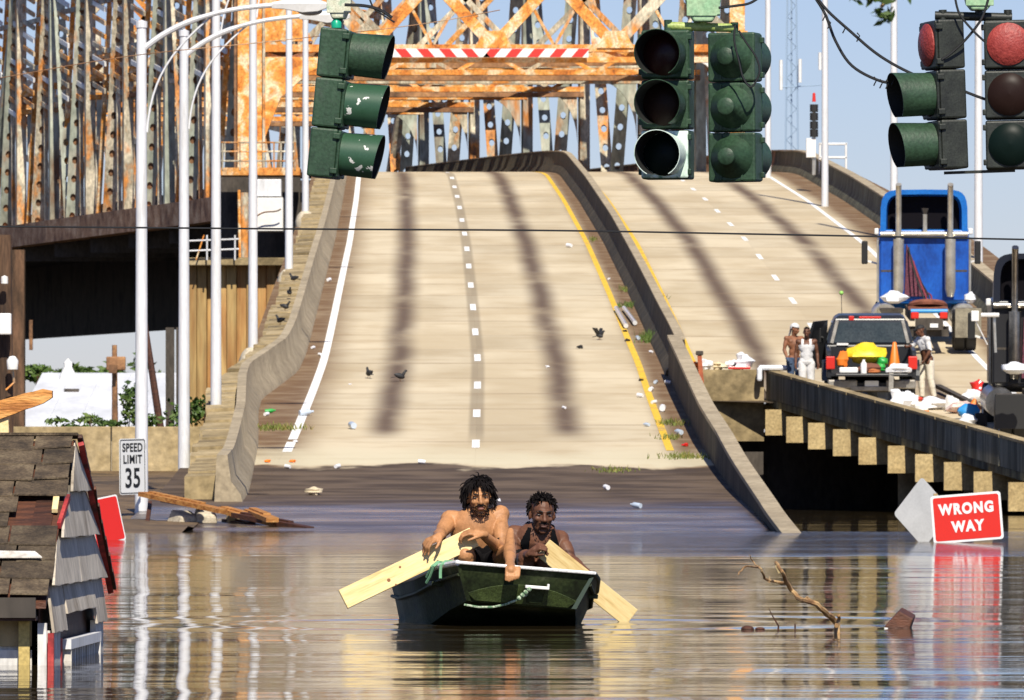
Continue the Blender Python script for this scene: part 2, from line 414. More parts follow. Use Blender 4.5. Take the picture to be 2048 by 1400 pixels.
# left parapet with its kink, on a coping of blocks
def kink(y): return interp([(110,-.05),(142,-.2),(160,-.55),(172,-.88),(177,-.95),(188,-.42),(196,-.38),(400,-.38)], y)
t = thing('concrete_barrier', 'pale concrete barrier with a kink along the left edge of the empty road', 'barrier', PL(180, -.6))
b_in = [(0,-.03),(-.04,.12),(-.2,.34),(-.26,.78),(-.44,.78),(-.48,-.03)]
y = 138
while y < 346:
    y2 = min(y + 7.3, 346)
    MB().loft(barrier_rows(PL, b_in, y + .015, y2 - .015, (y2 - y - .03) / 4, kink), closed=True).build('barrier_section', CONC, t, smooth=True)
    y = y2
for k in range(120):
    ya = 139 + k * 1.45
    if ya > 310: break
    dz = .42 + random.uniform(-.05, .05); ww = .55 + random.uniform(-.05, .1)
    rows = barrier_rows(PL, [(-.49,-.05),(-.49,dz),(-.49-ww,dz-.02),(-.49-ww,-.4)], ya + .03, ya + 1.42, 1.39/2, kink)
    MB().loft(rows, closed=True).build('coping_block', CONC_OLD, t)
# median barrier
t = thing('concrete_barrier', 'long median barrier with a dark shaded side between the two carriageways', 'barrier', PL(230, 8.3))
prof = [(7.88,-.03),(7.9,.1),(8.06,.3),(8.13,.82),(8.33,.82),(8.40,.3),(8.56,.1),(8.58,-.6)]
y = 186
while y < 368:
    y2 = min(y + 9.1, 368)
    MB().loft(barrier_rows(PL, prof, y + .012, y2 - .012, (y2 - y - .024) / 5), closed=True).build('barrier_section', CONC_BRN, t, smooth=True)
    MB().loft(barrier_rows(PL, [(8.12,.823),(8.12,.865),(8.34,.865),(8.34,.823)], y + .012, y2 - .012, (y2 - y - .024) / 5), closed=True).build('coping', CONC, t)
    y = y2
# wing wall running down into the water
t = thing('retaining_wall', 'sloping concrete wing wall with a pale flat top running down into the flood water', 'wall', PL(160, 8.2))
def whs(y): return interp([(118,.06),(128,.16),(150,.75),(178,1.0),(186,1.0)], y)
def wu(y): return interp([(118,8.3),(130,8.25),(160,8.0),(186,7.95)], y)
y = 119
while y < 186:
    y2 = min(y + 9.6, 186); rows = []
    for i in range(5):
        yy = y + .012 + (y2 - y - .024) * i / 4; u = wu(yy); h = .84 * whs(yy)
        rows.append([PL(yy, u, -.3), PL(yy, u + .02, h), PL(yy, u + .1, h), PL(yy, u + .1, -1.6), ])
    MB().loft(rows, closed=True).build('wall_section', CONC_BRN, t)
    rows = []
    for i in range(5):
        yy = y + .012 + (y2 - y - .024) * i / 4; u = wu(yy); h = .84 * whs(yy)
        rows.append([PL(yy, u - .02, h + .003), PL(yy, u - .02, h + .09), PL(yy, u + .27, h + .09), PL(yy, u + .27, h + .003)])
    MB().loft(rows, closed=True).build('coping', CONC, t, bevel=.01)
    y = y2
# far right barrier
t = thing('concrete_barrier', 'concrete barrier on the outer edge of the right carriageway, behind the blue truck', 'barrier', PR(260, 17.3))
prof = [(17.2,-.03),(17.24,.12),(17.4,.34),(17.46,.84),(17.68,.84),(17.7,-.5)]
y = 192
while y < 372:
    y2 = min(y + 9.1, 372)
    MB().loft(barrier_rows(PR, prof, y + .012, y2 - .012, (y2 - y - .024) / 5), closed=True).build('barrier_section', CONC_DARK if y < 330 else RUST_DARK, t, smooth=True)
    MB().loft(barrier_rows(PR, [(17.40,.845),(17.40,.90),(17.74,.90),(17.74,.845)], y + .012, y2 - .012, (y2 - y - .024) / 5), closed=True).build('coping', CONC, t)
    y = y2

# ------------------------------------------------------------------ elevated ramp on the right
t = thing('elevated_ramp', 'elevated concrete exit ramp with stub beams over the dark water on the right', 'ramp', PR(176, 10.2, -1))
A, B = V((5.75, 187, 3.1)), V((11.9, 156.5, .79))
dn = (B - A); L_ = dn.length; dn.normalize(); side = V((-dn.y, dn.x, 0)); side = -side if side.x > 0 else side  # points to the left
NP = 12
for i in range(NP):                                        # parapet panels
    p = A.lerp(B, i / NP) + dn * .03; q = A.lerp(B, (i + 1) / NP) - dn * .03
    mb = MB(); off = random.uniform(-.008, .008)
    mb.prism([p + side*off, q + side*off, q + side*off - V((0,0,.58)), p + side*off - V((0,0,.58))], -side * .22)
    mb.build('parapet_panel', CONC_PAR, t)
    MB().prism([p + side*.02 + V((0,0,.003)), q + side*.02 + V((0,0,.003)), q + side*.02 + V((0,0,.06)), p + side*.02 + V((0,0,.06))], -side * .27).build('coping', CONC_OLD, t)
lo = V((0, 0, -.585))
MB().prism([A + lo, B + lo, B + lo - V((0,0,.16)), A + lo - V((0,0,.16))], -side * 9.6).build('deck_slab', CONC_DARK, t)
NBM = 13
for px in (1509,1545,1587,1631,1682,1733,1790,1846,1903,1964,2033,2105,2180):    # stub ends of the cross beams
    lo_, hi_ = -.1, 1.3
    for _ in range(40):
        m_ = (lo_ + hi_)/2; c = A.lerp(B, m_) + side*.17
        if 1024 + c.x*F/c.y < px: lo_ = m_
        else: hi_ = m_
    c = A.lerp(B, lo_) + V((0, 0, -.75))
    a = c + side * .34 + V((random.uniform(-.015,.015), 0, random.uniform(-.02,.02))); b2 = c - side * 8.6
    MB().prism([a + V((0,-.15,0)), a + V((0,.15,0)), a + V((0,.15,-.58)), a + V((0,-.15,-.58))], b2 - a).build('cross_beam', CONC_BEAM, t)
for i, fr_ in ((3.2, .5), (5.4, .5), (7.8, .6), (10.2, .6)):                               # piles in the gloom
    c = A.lerp(B, i / 12) - side * 1.4
    MB().tube([V((c.x, c.y, -1.5)), V((c.x, c.y, c.z - 1.38))], .38, 12).build('pile', CONC_OLD, t, smooth=True)
    c = c - side * 4.0
    MB().tube([V((c.x, c.y, -1.5)), V((c.x, c.y, c.z - 1.38))], .38, 12).build('pile', CONC_OLD, t, smooth=True)
mb = MB(); mb.box(((3.98 + 5.72) / 2, 187.2, 2.35), (1.72, .5, 1.62)); mb.build('end_wall', CONC_OLD, t)
mb = MB(); mb.box((9.5, 188.4, .1), (11.5, .8, 3.3)); mb.box((4.85, 187.3, .3), (1.7, .4, 2.0)); mb.build('abutment', STEEL_DARK, t)  # near-black colour here and on the far wall paints the shade under the deck
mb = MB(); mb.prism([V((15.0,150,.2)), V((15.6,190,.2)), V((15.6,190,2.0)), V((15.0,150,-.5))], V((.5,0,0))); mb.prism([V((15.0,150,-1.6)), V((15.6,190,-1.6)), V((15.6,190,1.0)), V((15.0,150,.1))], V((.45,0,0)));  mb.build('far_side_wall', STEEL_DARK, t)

# ------------------------------------------------------------------ ground, water, bank
G = M('mud', [(.05,.035,.02),(.13,.085,.045),(.18,.12,.06)], .6, .8, bump=.5)
mb = MB(); mb.add([(-6000,-200,-1.6),(6000,-200,-1.6),(6000,14000,-1.6),(-6000,14000,-1.6)], [(0,1,2,3)])
tag(mb.build('ground', G), kind='structure')
mb = MB(); rows = []
for i in range(28):
    yy = 116 + i * 2.2; rows.append([V((x, yy, (yy-122)*.0168 + random.uniform(-.05,.05) + (0 if x > -14 else -.1))) for x in [-40,-30,-22,-17,-13,-11,-9.5,-8,-7,-6.2,-5.6,-4.9]])
mb.loft(rows); tag(mb.build('bank', G, smooth=True, fix=False), kind='structure')

def water_mat():
    m = bpy.data.materials.new('flood_water'); m.use_nodes = True
    N = m.node_tree.nodes; L = m.node_tree.links; b = N['Principled BSDF']
    b.inputs['Base Color'].default_value = (.042,.030,.014,1); b.inputs['Roughness'].default_value = .04; b.inputs['IOR'].default_value = 1.33
    g = N.new('ShaderNodeNewGeometry'); sp = N.new('ShaderNodeSeparateXYZ'); L.new(g.outputs['Position'], sp.inputs[0])
    def noise(sx, sy, det, dist=0):
        mp = N.new('ShaderNodeMapping'); mp.inputs['Scale'].default_value = (sx, sy, 1); L.new(g.outputs['Position'], mp.inputs['Vector'])
        n = N.new('ShaderNodeTexNoise'); n.inputs['Scale'].default_value = 1; n.inputs['Detail'].default_value = det; n.inputs['Distortion'].default_value = dist
        L.new(mp.outputs[0], n.inputs['Vector']); return n.outputs[0]
    def val(op, a, c):
        n = N.new('ShaderNodeMath'); n.operation = op
        for i, x in enumerate((a, c)):
            if isinstance(x, (int, float)): n.inputs[i].default_value = x
            else: L.new(x, n.inputs[i])
        return n.outputs[0]
    def rng(x, a, c, d, e):
        n = N.new('ShaderNodeMapRange'); n.interpolation_type = 'SMOOTHSTEP'
        for i, q in enumerate((a, c, d, e)): n.inputs[i+1].default_value = q
        L.new(x, n.inputs[0]); return n.outputs[0]
    small = noise(1.1, 5.6, 3, .4); mid = noise(.3, 1.3, 2, .3); tiny = noise(6, 15, 2)
    patch = rng(noise(.13, .07, 3), .38, .62, .35, 1.25)
    # a breeze ruffles the water in front of the ramp on the right
    yb = val('ADD', sp.outputs[1], val('MULTIPLY', noise(.35, .2, 3), 9))
    ruff = val('MULTIPLY', val('MULTIPLY', rng(yb, 94, 101, 0, 1), rng(yb, 122, 129, 1, 0)), rng(sp.outputs[0], -1, 3.5, .08, 1))
    ruff = val('MULTIPLY', ruff, rng(noise(.5, .25, 4), .3, .6, .3, 1))
    h = val('ADD', val('MULTIPLY', small, .0024), val('MULTIPLY', mid, .010))
    h = val('ADD', h, val('MULTIPLY', noise(.11, .42, 2, .3), .030))
    h = val('MULTIPLY', h, patch)
    h = val('ADD', h, val('MULTIPLY', tiny, .0005))
    h = val('ADD', h, val('MULTIPLY', val('MULTIPLY', noise(2.5, 4.5, 3), .22), ruff))
    # rings spreading from the boat
    vd = N.new('ShaderNodeVectorMath'); vd.operation = 'DISTANCE'; L.new(g.outputs['Position'], vd.inputs[0]); vd.inputs[1].default_value = (-.05, 52.2, 0)
    ds = vd.outputs['Value']
    ring = val('MULTIPLY', val('SINE', val('MULTIPLY', ds, 4.2), 0), rng(ds, .9, 4.5, .012, 0))
    h = val('ADD', h, ring)
    bp = N.new('ShaderNodeBump'); bp.inputs['Strength'].default_value = 1; bp.inputs['Distance'].default_value = 1
    L.new(h, bp.inputs['Height']); L.new(bp.outputs[0], b.inputs['Normal'])
    return m
WATER = water_mat()
mb = MB()
mb.add([(-6000,-200,0),(6000,-200,0),(6000,14000,0),(-6000,14000,0)], [(0,1,2,3)])
tag(mb.build('flood_water', WATER, fix=False), kind='structure')

# ------------------------------------------------------------------ flood wall and what lies beyond it
t = thing('flood_wall', 'low tan concrete flood wall behind the speed limit sign with a dark tide mark', 'wall', (-9, 172, .7))
for k in range(9):
    x0 = -5.75 - k * 2.6
    MB().box((x0 - 1.3, 172, 1.3), (2.57, .3, 1.0)).build('wall_panel', CONC_OLD, t, bevel=.015)
MB().box((-17, 171.8, .5), (23, .5, .75)).build('footing', G, t)
# warehouse with a white roof far beyond
t = thing('warehouse', 'low warehouse with a big pale roof far away under the rusty bridge', 'building', (-33, 600, 0))
ROOF = M('white_roof_sheet', [(.55,.56,.58),(.75,.76,.78)], .25, .6, fine=.05, stretch=(1,.3,1))
RX0, RX1 = (30-1024)/27.5, (345-1024)/27.5
for k in range(5):
    a = RX0 + (RX1 - RX0) * k / 5; b2 = RX0 + (RX1 - RX0) * (k + 1) / 5 - .012
    MB().prism([(a, 600, 3.95), (b2, 600, 3.95), (b2, 635, 8.1), (a, 635, 8.1)], (0, 0, -.15)).build('roof_panel', ROOF, t)
MB().box(((RX0 + RX1)/2, 618, 1.85), (RX1 - RX0 - .4, 34, 4.0)).build('wall', CONC, t)
MB().box((-33.2, 622, 6.5), (1.1, 1, .5)).build('roof_hatch', STEEL_DARK, t)
mb = MB(); mb.lathe([(.75,0),(.55,.6),(.3,1.1),(.34,1.4),(0,1.75)], 10, MX.Translation((-33.9, 630, 7.4))); mb.build('roof_vent', WHITE, t, smooth=True)
def leaves(mb, c, r, n, size, dens=.5):
    c = V(c)
    cl = [V((random.gauss(0,.5)*r[0], random.gauss(0,.5)*r[1], random.gauss(0,.5)*r[2])) for _ in range(max(3, n // 40))]
    for _ in range(n):
        p = random.choice(cl) + V((random.gauss(0,.22)*r[0], random.gauss(0,.22)*r[1], random.gauss(0,.22)*r[2]))
        Rm = Euler((random.uniform(0,6.3), random.uniform(0,6.3), random.uniform(0,6.3))).to_matrix()
        s_ = size * random.uniform(.6, 1.3)
        mb.add([c + p + Rm @ V(q) for q in ((-s_*.4,0,0),(0,-s_,0),(s_*.4,0,.1*s_),(0,s_,0))], [(0,1,2,3)])
    return mb
for k, (px, py, rr) in enumerate(((75,738,1.1),(130,742,.9),(215,742,1.0),(275,738,1.2),(185,744,.7))):
    c = J(px, py, 700); tr = thing('tree', ('dark far tree left of the white roof vent','small far tree just right of the white roof vent','far tree on the roof line beside the navigation post','tall far tree seen left of the first lamp post','faint low tree on the middle of the far roof line')[k], 'tree', (c.x, 700, 0))
    leaves(MB(), (c.x, 700, c.z - .6), (rr*1.5, 1, rr), 260, .45).build('crown', LEAF, tr, fix=False)
    MB().tube([(c.x, 700, 0), (c.x, 700, c.z - .4)], [.3, .15], 6).build('trunk', WOOD_DARK, tr)
for k, (px, py, rx, rz_, n) in enumerate(((262,812,.34,.42,260),(205,840,.6,.16,180),(395,825,.5,.45,420),(120,852,.5,.10,90),(330,842,.4,.22,150))):
    c = J(px, py, 176)
    sh = thing('shrub', ('leafy green shrub behind the first lamp post at the flood wall','low weeds on the flood wall left of the first lamp post','dense dark shrub at the foot of the ribbed pier','sparse dry weeds at the left end of the flood wall','small shrub between the first and second lamp posts')[k], 'shrub', (c.x, 176, .7))
    leaves(MB(), c, (rx, .5, rz_), n, .085).build('foliage', LEAF, sh, fix=False)
    mb = MB()
    for _ in range(5): mb.tube([(c.x + random.uniform(-.1,.1), 176, .6), (c.x + random.uniform(-rx,rx)*.6, 176 + random.uniform(-.2,.2), c.z + random.uniform(-.3,.5)*rz_)], [.015,.008], 5)
    mb.build('stem', WOOD_DARK, sh)
# leaning post and navigation post
one(MB().tube([J(322,865,178), J(287,630,178)], [.085,.06], 8), 'leaning_post', WOOD_DARK, 'thin dark post leaning beside the first lamp post behind the flood wall', 'post', J(322,865,178))
t = thing('navigation_post', 'rusty post with a small lamp cluster in front of the distant white roof', 'post', J(230,850,300))
MB().tube([J(230,862,300), J(229,690,300)], [.12,.09], 8).build('post', RUST_DARK, t)
MB().box(J(232,727,300), (.7,.3,.5)).build('lamp_box', RUST_DARK, t, bevel=.04)
MB().box(J(226,738,299.6), (.3,.3,.3)).build('bracket', RUST_DARK, t)
# ------------------------------------------------------------------ the rusting truss bridge
NPAN = 8
ZI = [336 + 7.7 * i for i in range(NPAN)]
PXL = [500,420,338,256,180,108,42,-22]; PXR = [1474,1400,1287,1168,1054,948,847,762]
LX = [(p - 1024) * z / F for p, z in zip(PXL, ZI)]; RX = [(p - 1024) * z / F for p, z in zip(PXR, ZI)]
br = thing('truss_bridge', 'rusty steel truss bridge with orange portal bracing beyond the crest of the road', 'bridge', (0, 336, 12))
ZB, ZT, ZK = 11.6, 24.2, 17.35
AX = V((-.26, 1, 0)).normalized(); NL = V((-1, -.26, 0)).normalized()
CAMF = V((0, -1, 0))
for sidei, X in ((0, LX), (1, RX)):
    for i in range(NPAN):
        top = V((X[i], ZI[i], ZT)); bot = V((X[i], ZI[i], ZB))
        if i == 0:
            continue
        if i == NPAN - 1: top = V((X[i-1], ZI[i-1], ZT))
        mat = (RUST_GREY, RUST_MIX, RUST_GREY, RUST_MIX, RUST_MIX)[(i + sidei) % 5]
        MB().bar(bot, top, .44, .36, AX).build('truss_post', mat, br)
    for i in range(NPAN - 1):
        b0, b1 = V((X[i], ZI[i], ZB)), V((X[i+1], ZI[i+1], ZB)); t0, t1 = V((X[i], ZI[i], ZT)), V((X[i+1], ZI[i+1], ZT))
        mid = b0.lerp(b1, .5); mt = t0.lerp(t1, .5)
        MB().perf(t0.lerp(t1, .12), mid + V((0,0,.2)), .56, CAMF, t=.24).build('truss_diagonal', RUST_MIX if (sidei == 0 and i in (3, 5)) or (sidei == 1 and i in (1, 5)) else RUST_GREY, br)
        if sidei == 1 or i % 3 == 1: MB().perf(t0.lerp(t1, .92), mid.lerp(b1, .1) + V((0,0,.2)), .5, CAMF, t=.2).build('truss_diagonal', RUST_MIX if (i + sidei) % 2 else RUST_GREY, br)
        if sidei == 0:
            MB().bar(mt + V((.2,0,0)), b0.lerp(b1, .8), .2, .2, AX).build('tie_bar', RUST_ORANGE, br)
            MB().bar(t0.lerp(t1, .3), b0.lerp(b1, .22), .17, .17, AX).build('tie_bar', RUST_MIX, br)
        MB().bar(b0, b1, .75, 1.0).build('bottom_chord', RUST_CHORD, br)
        if sidei == 0: MB().bar(t0.lerp(t1, .12), mid + V((0,0,.2)), .30, .05, CAMF).build('dark_hole_backing', RUST_DARK, br)  # dark plate added inside so the holes look filled with shade
        MB().bar(t0, t1, .7, .8).build('top_chord', RUST_MIX, br)
        if sidei == 0:
            for zz in (19.2, 21.4):          # longitudinal laced struts
                MB().bar(V((X[i], ZI[i], zz)), V((X[i+1], ZI[i+1], zz + random.uniform(-.2,.2))), .16, .22).build('strut', RUST_MIX if zz > 17 else RUST_GREY, br)
# the right-hand truss runs on to the far bank
for k in range(9):
    i = NPAN + k; x0 = RX[-1] - 2.2*(k+1) - .02*k*k; z0 = 390 + 7.7*(k+1); x1 = x0 + 2.2; z1_ = z0 - 7.7
    MB().bar((x0, z0, 13), (x0, z0, ZT), .34, .34, AX).build('truss_post', RUST_MIX, br)
    m_ = V(((x0+x1)/2, (z0+z1_)/2, 13))
    MB().bar((x1, z1_, ZT), m_, .3, .3, CAMF).build('truss_diagonal', RUST_ORANGE if k % 2 else RUST_MIX, br)
    MB().bar((x0, z0, ZT), m_, .26, .3, CAMF).build('truss_diagonal', RUST_MIX, br)
    for zz in (ZK, ZK + 2.2, ZT - 2): MB().bar((x1, z1_, zz), (x0, z0, zz + .8), .3, .3).build('strut', RUST_ORANGE if zz > 18 else RUST_MIX, br)
# small lacing bars on the near truss
for i in range(NPAN - 1):
    for k in range(22):
        f = (k + .5) / 22; zz = 17.0 + 6.6*f
        a_ = V((LX[i], ZI[i] - .3, zz)).lerp(V((LX[i+1], ZI[i+1] - .3, zz)), .08 + .5*(k % 2)); b_ = V((LX[i], ZI[i] - .3, zz + .45)).lerp(V((LX[i+1], ZI[i+1] - .3, zz + .45)), .40 + .5*(k % 2))
        MB().bar(a_, b_, .09, .2).build('lacing_bar', (RUST_ORANGE, RUST_MIX, WHITE)[(i*5+k*3) % 7 % 3], br)
# sway frames across the bridge
def knee(p, dirx, drop, run, mat, th=.35):
    outer = []; inner = []
    for k in range(9):
        a = R(90 * k / 8)
        inner.append(p + V((dirx * run * (1 - math.sin(a)), 0, -drop * (1 - math.cos(a)))))
    poly = [p.copy()] + inner
    MB().prism(poly, (0, th, 0)).build('knee_brace', mat, br)
for i in range(NPAN):
    l = V((LX[i], ZI[i], 0)); r = V((RX[i], ZI[i], 0)); wd = r - l
    om = RUST_ORANGE if i != 2 else RUST_MIX
    z0, z1 = ZK, ZK + .85
    if i == 0: z0, z1 = ZK + .15, ZK + .62
    up = lambda p, z: V((p.x, p.y, z))
    MB().bar(up(l, z0), up(r, z0), .45, .22).build('sway_strut', om, br)
    MB().bar(up(l, z1), up(r, z1), .45, .3).build('sway_strut', om, br)
    n = 14
    for k in range(n):
        a = l.lerp(r, k / n); b2 = l.lerp(r, (k + 1) / n)
        (za, zb) = (z0, z1) if k % 2 else (z1, z0)
        MB().bar(up(a, za), up(b2, zb), .08, .16).build('lacing_bar', om if k % 3 else RUST_MIX, br)
    for e, dx in ((l, 1), (r, -1)):
        knee(V((e.x + dx * .3, e.y - .2, z0)), dx, 2.6 - .1 * i, 1.6, RUST_MIX if i % 2 else WHITE if i == 0 else RUST_GREY)
    # tall cross bracing above
    if i % 2: MB().bar(up(l, z0 - .24), up(r, z0 - .24), .6, .2).build('sway_strut', RUST_DARK, br)  # extra dark bar added to paint the shaded underside of the struts
    n = 4
    for k in range(n if i in (0, 2, 4, 6) else 0):
        a = l.lerp(r, k / n); b2 = l.lerp(r, (k + 1) / n); zz = z1 + .1
        for (p, q) in ((up(a, zz), up(b2, ZT - .8)), (up(b2, zz), up(a, ZT - .8))):
            MB().bar(p, q, .3, .46 if i == 0 else .24, V((0, 1, 0)).cross(q - p)).build('cross_brace', om if (i + k) % 3 else RUST_MIX, br)
        if i == 0:
            MB().bar(up(a.lerp(b2, .5), zz), up(a.lerp(b2, .25), zz + 2.2), .12, .22, (0,1,0)).build('cross_brace', RUST_ORANGE, br)
            MB().bar(up(a.lerp(b2, .5), zz), up(a.lerp(b2, .75), zz + 2.2), .12, .22, (0,1,0)).build('cross_brace', RUST_MIX, br)
            MB().box(up(b2, zz + .25) + V((0, -.27, 0)), (1.5, .05, .7), taper=(.55, 1)).build('gusset', RUST_ORANGE, br)
    MB().bar(up(l, ZT - .5), up(r, ZT - .5), .5, .5).build('sway_strut', om, br)
# laced bracing in the plane of the knees (seen from below as stacked orange rows)
for i in range(NPAN - 1):
    a, b2 = V((LX[i], ZI[i], ZK + .5)), V((RX[i+1], ZI[i+1], ZK + .5)); c, d = V((RX[i], ZI[i], ZK + .5)), V((LX[i+1], ZI[i+1], ZK + .5))
    MB().bar(a, b2, .3, .3).build('lateral_brace', RUST_ORANGE if i % 2 else RUST_DARK, br)
    MB().bar(c, d, .3, .3).build('lateral_brace', RUST_DARK if i % 2 else RUST_ORANGE, br)
    m0, m1 = V(((LX[i]+LX[i+1])/2, ZI[i]+3.8, ZK + .55)), V(((RX[i]+RX[i+1])/2, ZI[i]+3.8, ZK + .55))
    MB().bar(m0, m1, .35, .35).build('lateral_brace', RUST_MIX, br)
# portal columns
MB().bar((LX[0], 336, 13.0), (LX[0], 336, ZT), 1.0, .8, (0,1,0)).build('portal_column', RUST_ORANGE, br, bevel=.03)
MB().bar((LX[0] + .58, 335.7, 13.0), (LX[0] + .58, 335.7, ZT), .1, .5, (0,1,0)).build('column_flange', RUST_MIX, br)
MB().bar((LX[0] - .58, 335.7, 13.0), (LX[0] - .58, 335.7, ZT), .1, .5, (0,1,0)).build('column_flange', RUST_DARK, br)
MB().bar((RX[0], 336, 12.0), (RX[0], 336, ZT), .62, .8, (0,1,0)).build('portal_column', RUST_ORANGE, br, bevel=.03)
for sgn, x0 in ((1, LX[0] + .55),):                       # big corner brackets of the portal
    MB().prism([(x0, 335.7, ZK + .2), (x0 + 3.0, 335.7, ZK + .2), (x0 + 1.9, 335.7, ZK - .35), (x0 + .7, 335.7, ZK - 1.4), (x0, 335.7, ZK - 3.2)], (0, .4, 0)).build('corner_bracket', RUST_ORANGE, br)
    MB().prism([(x0, 335.7, ZK + .9), (x0 + 2.0, 335.7, ZK + .9), (x0 + .4, 335.7, ZK + 4.2), (x0, 335.7, ZK + 4.2)], (0, .4, 0)).build('corner_bracket', RUST_ORANGE, br)
# red and white clearance bar
RED_P = flat('red_paint', (.6,.03,.02), .5); 
xs0, xs1, n = (752-1024)/49.2, (1172-1024)/49.2, 19
zc = 1 + (930-106)/49.2; mb = MB(); yb = 335.3
for k in range(n):
    a, b2 = xs0 + (xs1-xs0)*k/n, xs0 + (xs1-xs0)*(k+1)/n; mb.i = k % 2; s_ = .16 if k < n // 2 else -.16
    s0 = .16 if k < n/2 else -.16; 
    mb.add([(a + s0*.9, yb, zc-.17), (b2 + s0*.9, yb, zc-.17), (b2 - s0*.9, yb, zc+.17), (a - s0*.9, yb, zc+.17)], [(0,1,2,3)])
mb.i = 1; mb.box(((xs0+xs1)/2, yb + .08, zc), (xs1-xs0+.2, .14, .36))
mb.build('clearance_bar', [RED_P, WHITE], br, fix=False)
# floor: deck, floor beams and the deep girders under it
for i in range(NPAN - 1):
    MB().prism([(LX[i]+.45, ZI[i], 12.1), (RX[i]-.45, ZI[i], 12.1), (RX[i+1]-.45, ZI[i+1], 12.1), (LX[i+1]+.45, ZI[i+1], 12.1)], (0,0,.5)).build('deck_plate', STEEL_DARK, br)
    MB().bar((LX[i], ZI[i] + .6, 11.2), (RX[i], ZI[i] + .6, 11.2), .5, 1.5).build('floor_beam', STEEL_DARK, br)
    MB().bar((RX[i], ZI[i], 10.1), (RX[i+1], ZI[i+1], 10.1), .5, 4.1).build('plate_girder', STEEL_DARK, br)
e = V((-.29, 1, 0)) * 7.7
for k in range(14):
    p = V((RX[-1], ZI[-1], 10.1)) + e * k; MB().bar(p, p + e, .5, 4.1).build('plate_girder', STEEL_DARK, br)
    q = V((LX[-1], ZI[-1], ZB)) + e * k
    MB().prism([q, p + V((0,0,1.9)), p + e + V((0,0,1.9)), q + e], (0,0,.5)).build('deck_plate', STEEL_DARK, br)
# piers
t = thing('bridge_pier', 'dark steel pier under the far left end of the truss bridge', 'pier', J(38, 860, 372))
MB().bar(J(33, 880, 372), J(33, 500, 372), .75, .9, (0,1,0)).build('pier_shaft', OLD_POST, t)
MB().bar(J(62, 700, 372), J(62, 640, 372), .15, .3, (0,1,0)).build('bracket', RUST_DARK, t)
PILE = M('rusty_pile', [(.26,.10,.025),(.36,.20,.07),(.44,.30,.12),(.30,.15,.05)], .5, .8, bump=.3, stretch=(1.6,1.6,.16), rnd=.2, fine=.2)
t = thing('bridge_pier', 'ribbed tan and rust streaked pier beneath the orange portal column', 'pier', J(480, 860, 322))
for k in range(11):
    px = 383 + k * 20; c = J(px, 520, 322)
    yy = 322 + (.12 if k % 2 else 0) + (.5 if k == 2 else 0)
    MB().box((c.x, yy + .3, c.z/2), (.385, .6, c.z)).build('pile', PILE, t, bevel=.04)
c0, c1 = J(372, 530, 322), J(592, 530, 322)
MB().box(((c0.x+c1.x)/2, 324.0, c0.z/2), (c1.x-c0.x, 1.8, c0.z - .2)).build('pier_core', CONC_OLD, t)
MB().box(((c0.x+c1.x)/2, 322.6, c0.z + .12), (c1.x-c0.x+.3, 2.6, .3)).build('pier_cap', CONC_OLD, t, bevel=.03)
for k in range(4):
    px = 340 + k * 21; c = J(px, 655, 330); MB().bar((c.x, 330, 0), (c.x, 330, c.z), .34, .34, (0,1,0)).build('dark_pile', STEEL_DARK, t)
# platform, machinery and railings by the portal
t = thing('service_platform', 'orange service platform with railings and white cabinets at the foot of the portal column', 'platform', J(520, 348, 331))
a, b2 = J(440, 343, 331), J(600, 343, 331)
MB().box(((a.x+b2.x)/2, 332, a.z), (b2.x-a.x, 2.4, .3)).build('platform_edge', RUST_ORANGE, t)
for zpx in (285, 303, 322):
    q0, q1 = J(442, zpx, 330.8), J(590, zpx, 330.8); MB().tube([q0, q1], .035, 6).build('rail', RUST_MIX, t)
for px in (445, 480, 548, 562, 590):
    MB().tube([J(px, 284, 330.8), J(px, 340, 330.8)], .035, 6).build('rail_post', RUST_MIX, t)
a, b2 = J(482, 462, 329), J(566, 395, 329)
MB().box(((a.x+b2.x)/2, 330, (a.z+b2.z)/2), (b2.x-a.x, 2, b2.z-a.z)).build('cabinet', WHITE, t, bevel=.02)
a, b2 = J(510, 392, 329), J(562, 358, 329)
MB().box(((a.x+b2.x)/2, 330, (a.z+b2.z)/2), (b2.x-a.x, 1.4, b2.z-a.z)).build('cabinet', POLE, t, bevel=.02)
MB().tube([J(489, 515, 328.6), J(489, 385, 328.6)], .16, 10).build('pipe', RUST_MIX, t, smooth=True)
MB().tube([J(480, 515, 328.6), J(478, 380, 328.6)], .06, 8).build('pipe', RUST_ORANGE, t, smooth=True)
MB().tube(bez(J(510,436,328.5), J(530,415,328.5), J(545,430,328.5), J(562,418,328.5)), .03, 6).build('pipe', RUST_DARK, t)
a, b2 = J(440, 515, 334), J(600, 350, 334)
MB().box(((a.x+b2.x)/2, 334.5, (a.z+b2.z)/2), (b2.x-a.x, 1, b2.z-a.z)).build('back_wall', STEEL_DARK, t)
for zpx in (482, 502): MB().tube([J(372, zpx, 321), J(478, zpx - 4, 321)], .035, 6).build('rail', POLE, t)
for px in (376, 414, 440, 470): MB().tube([J(px, 470, 321), J(px, 520, 321)], .035, 6).build('rail_post', POLE, t)
MB().bar(J(392, 520, 321), J(408, 470, 321), .05, .05).build('rail_post', RUST_ORANGE, t)

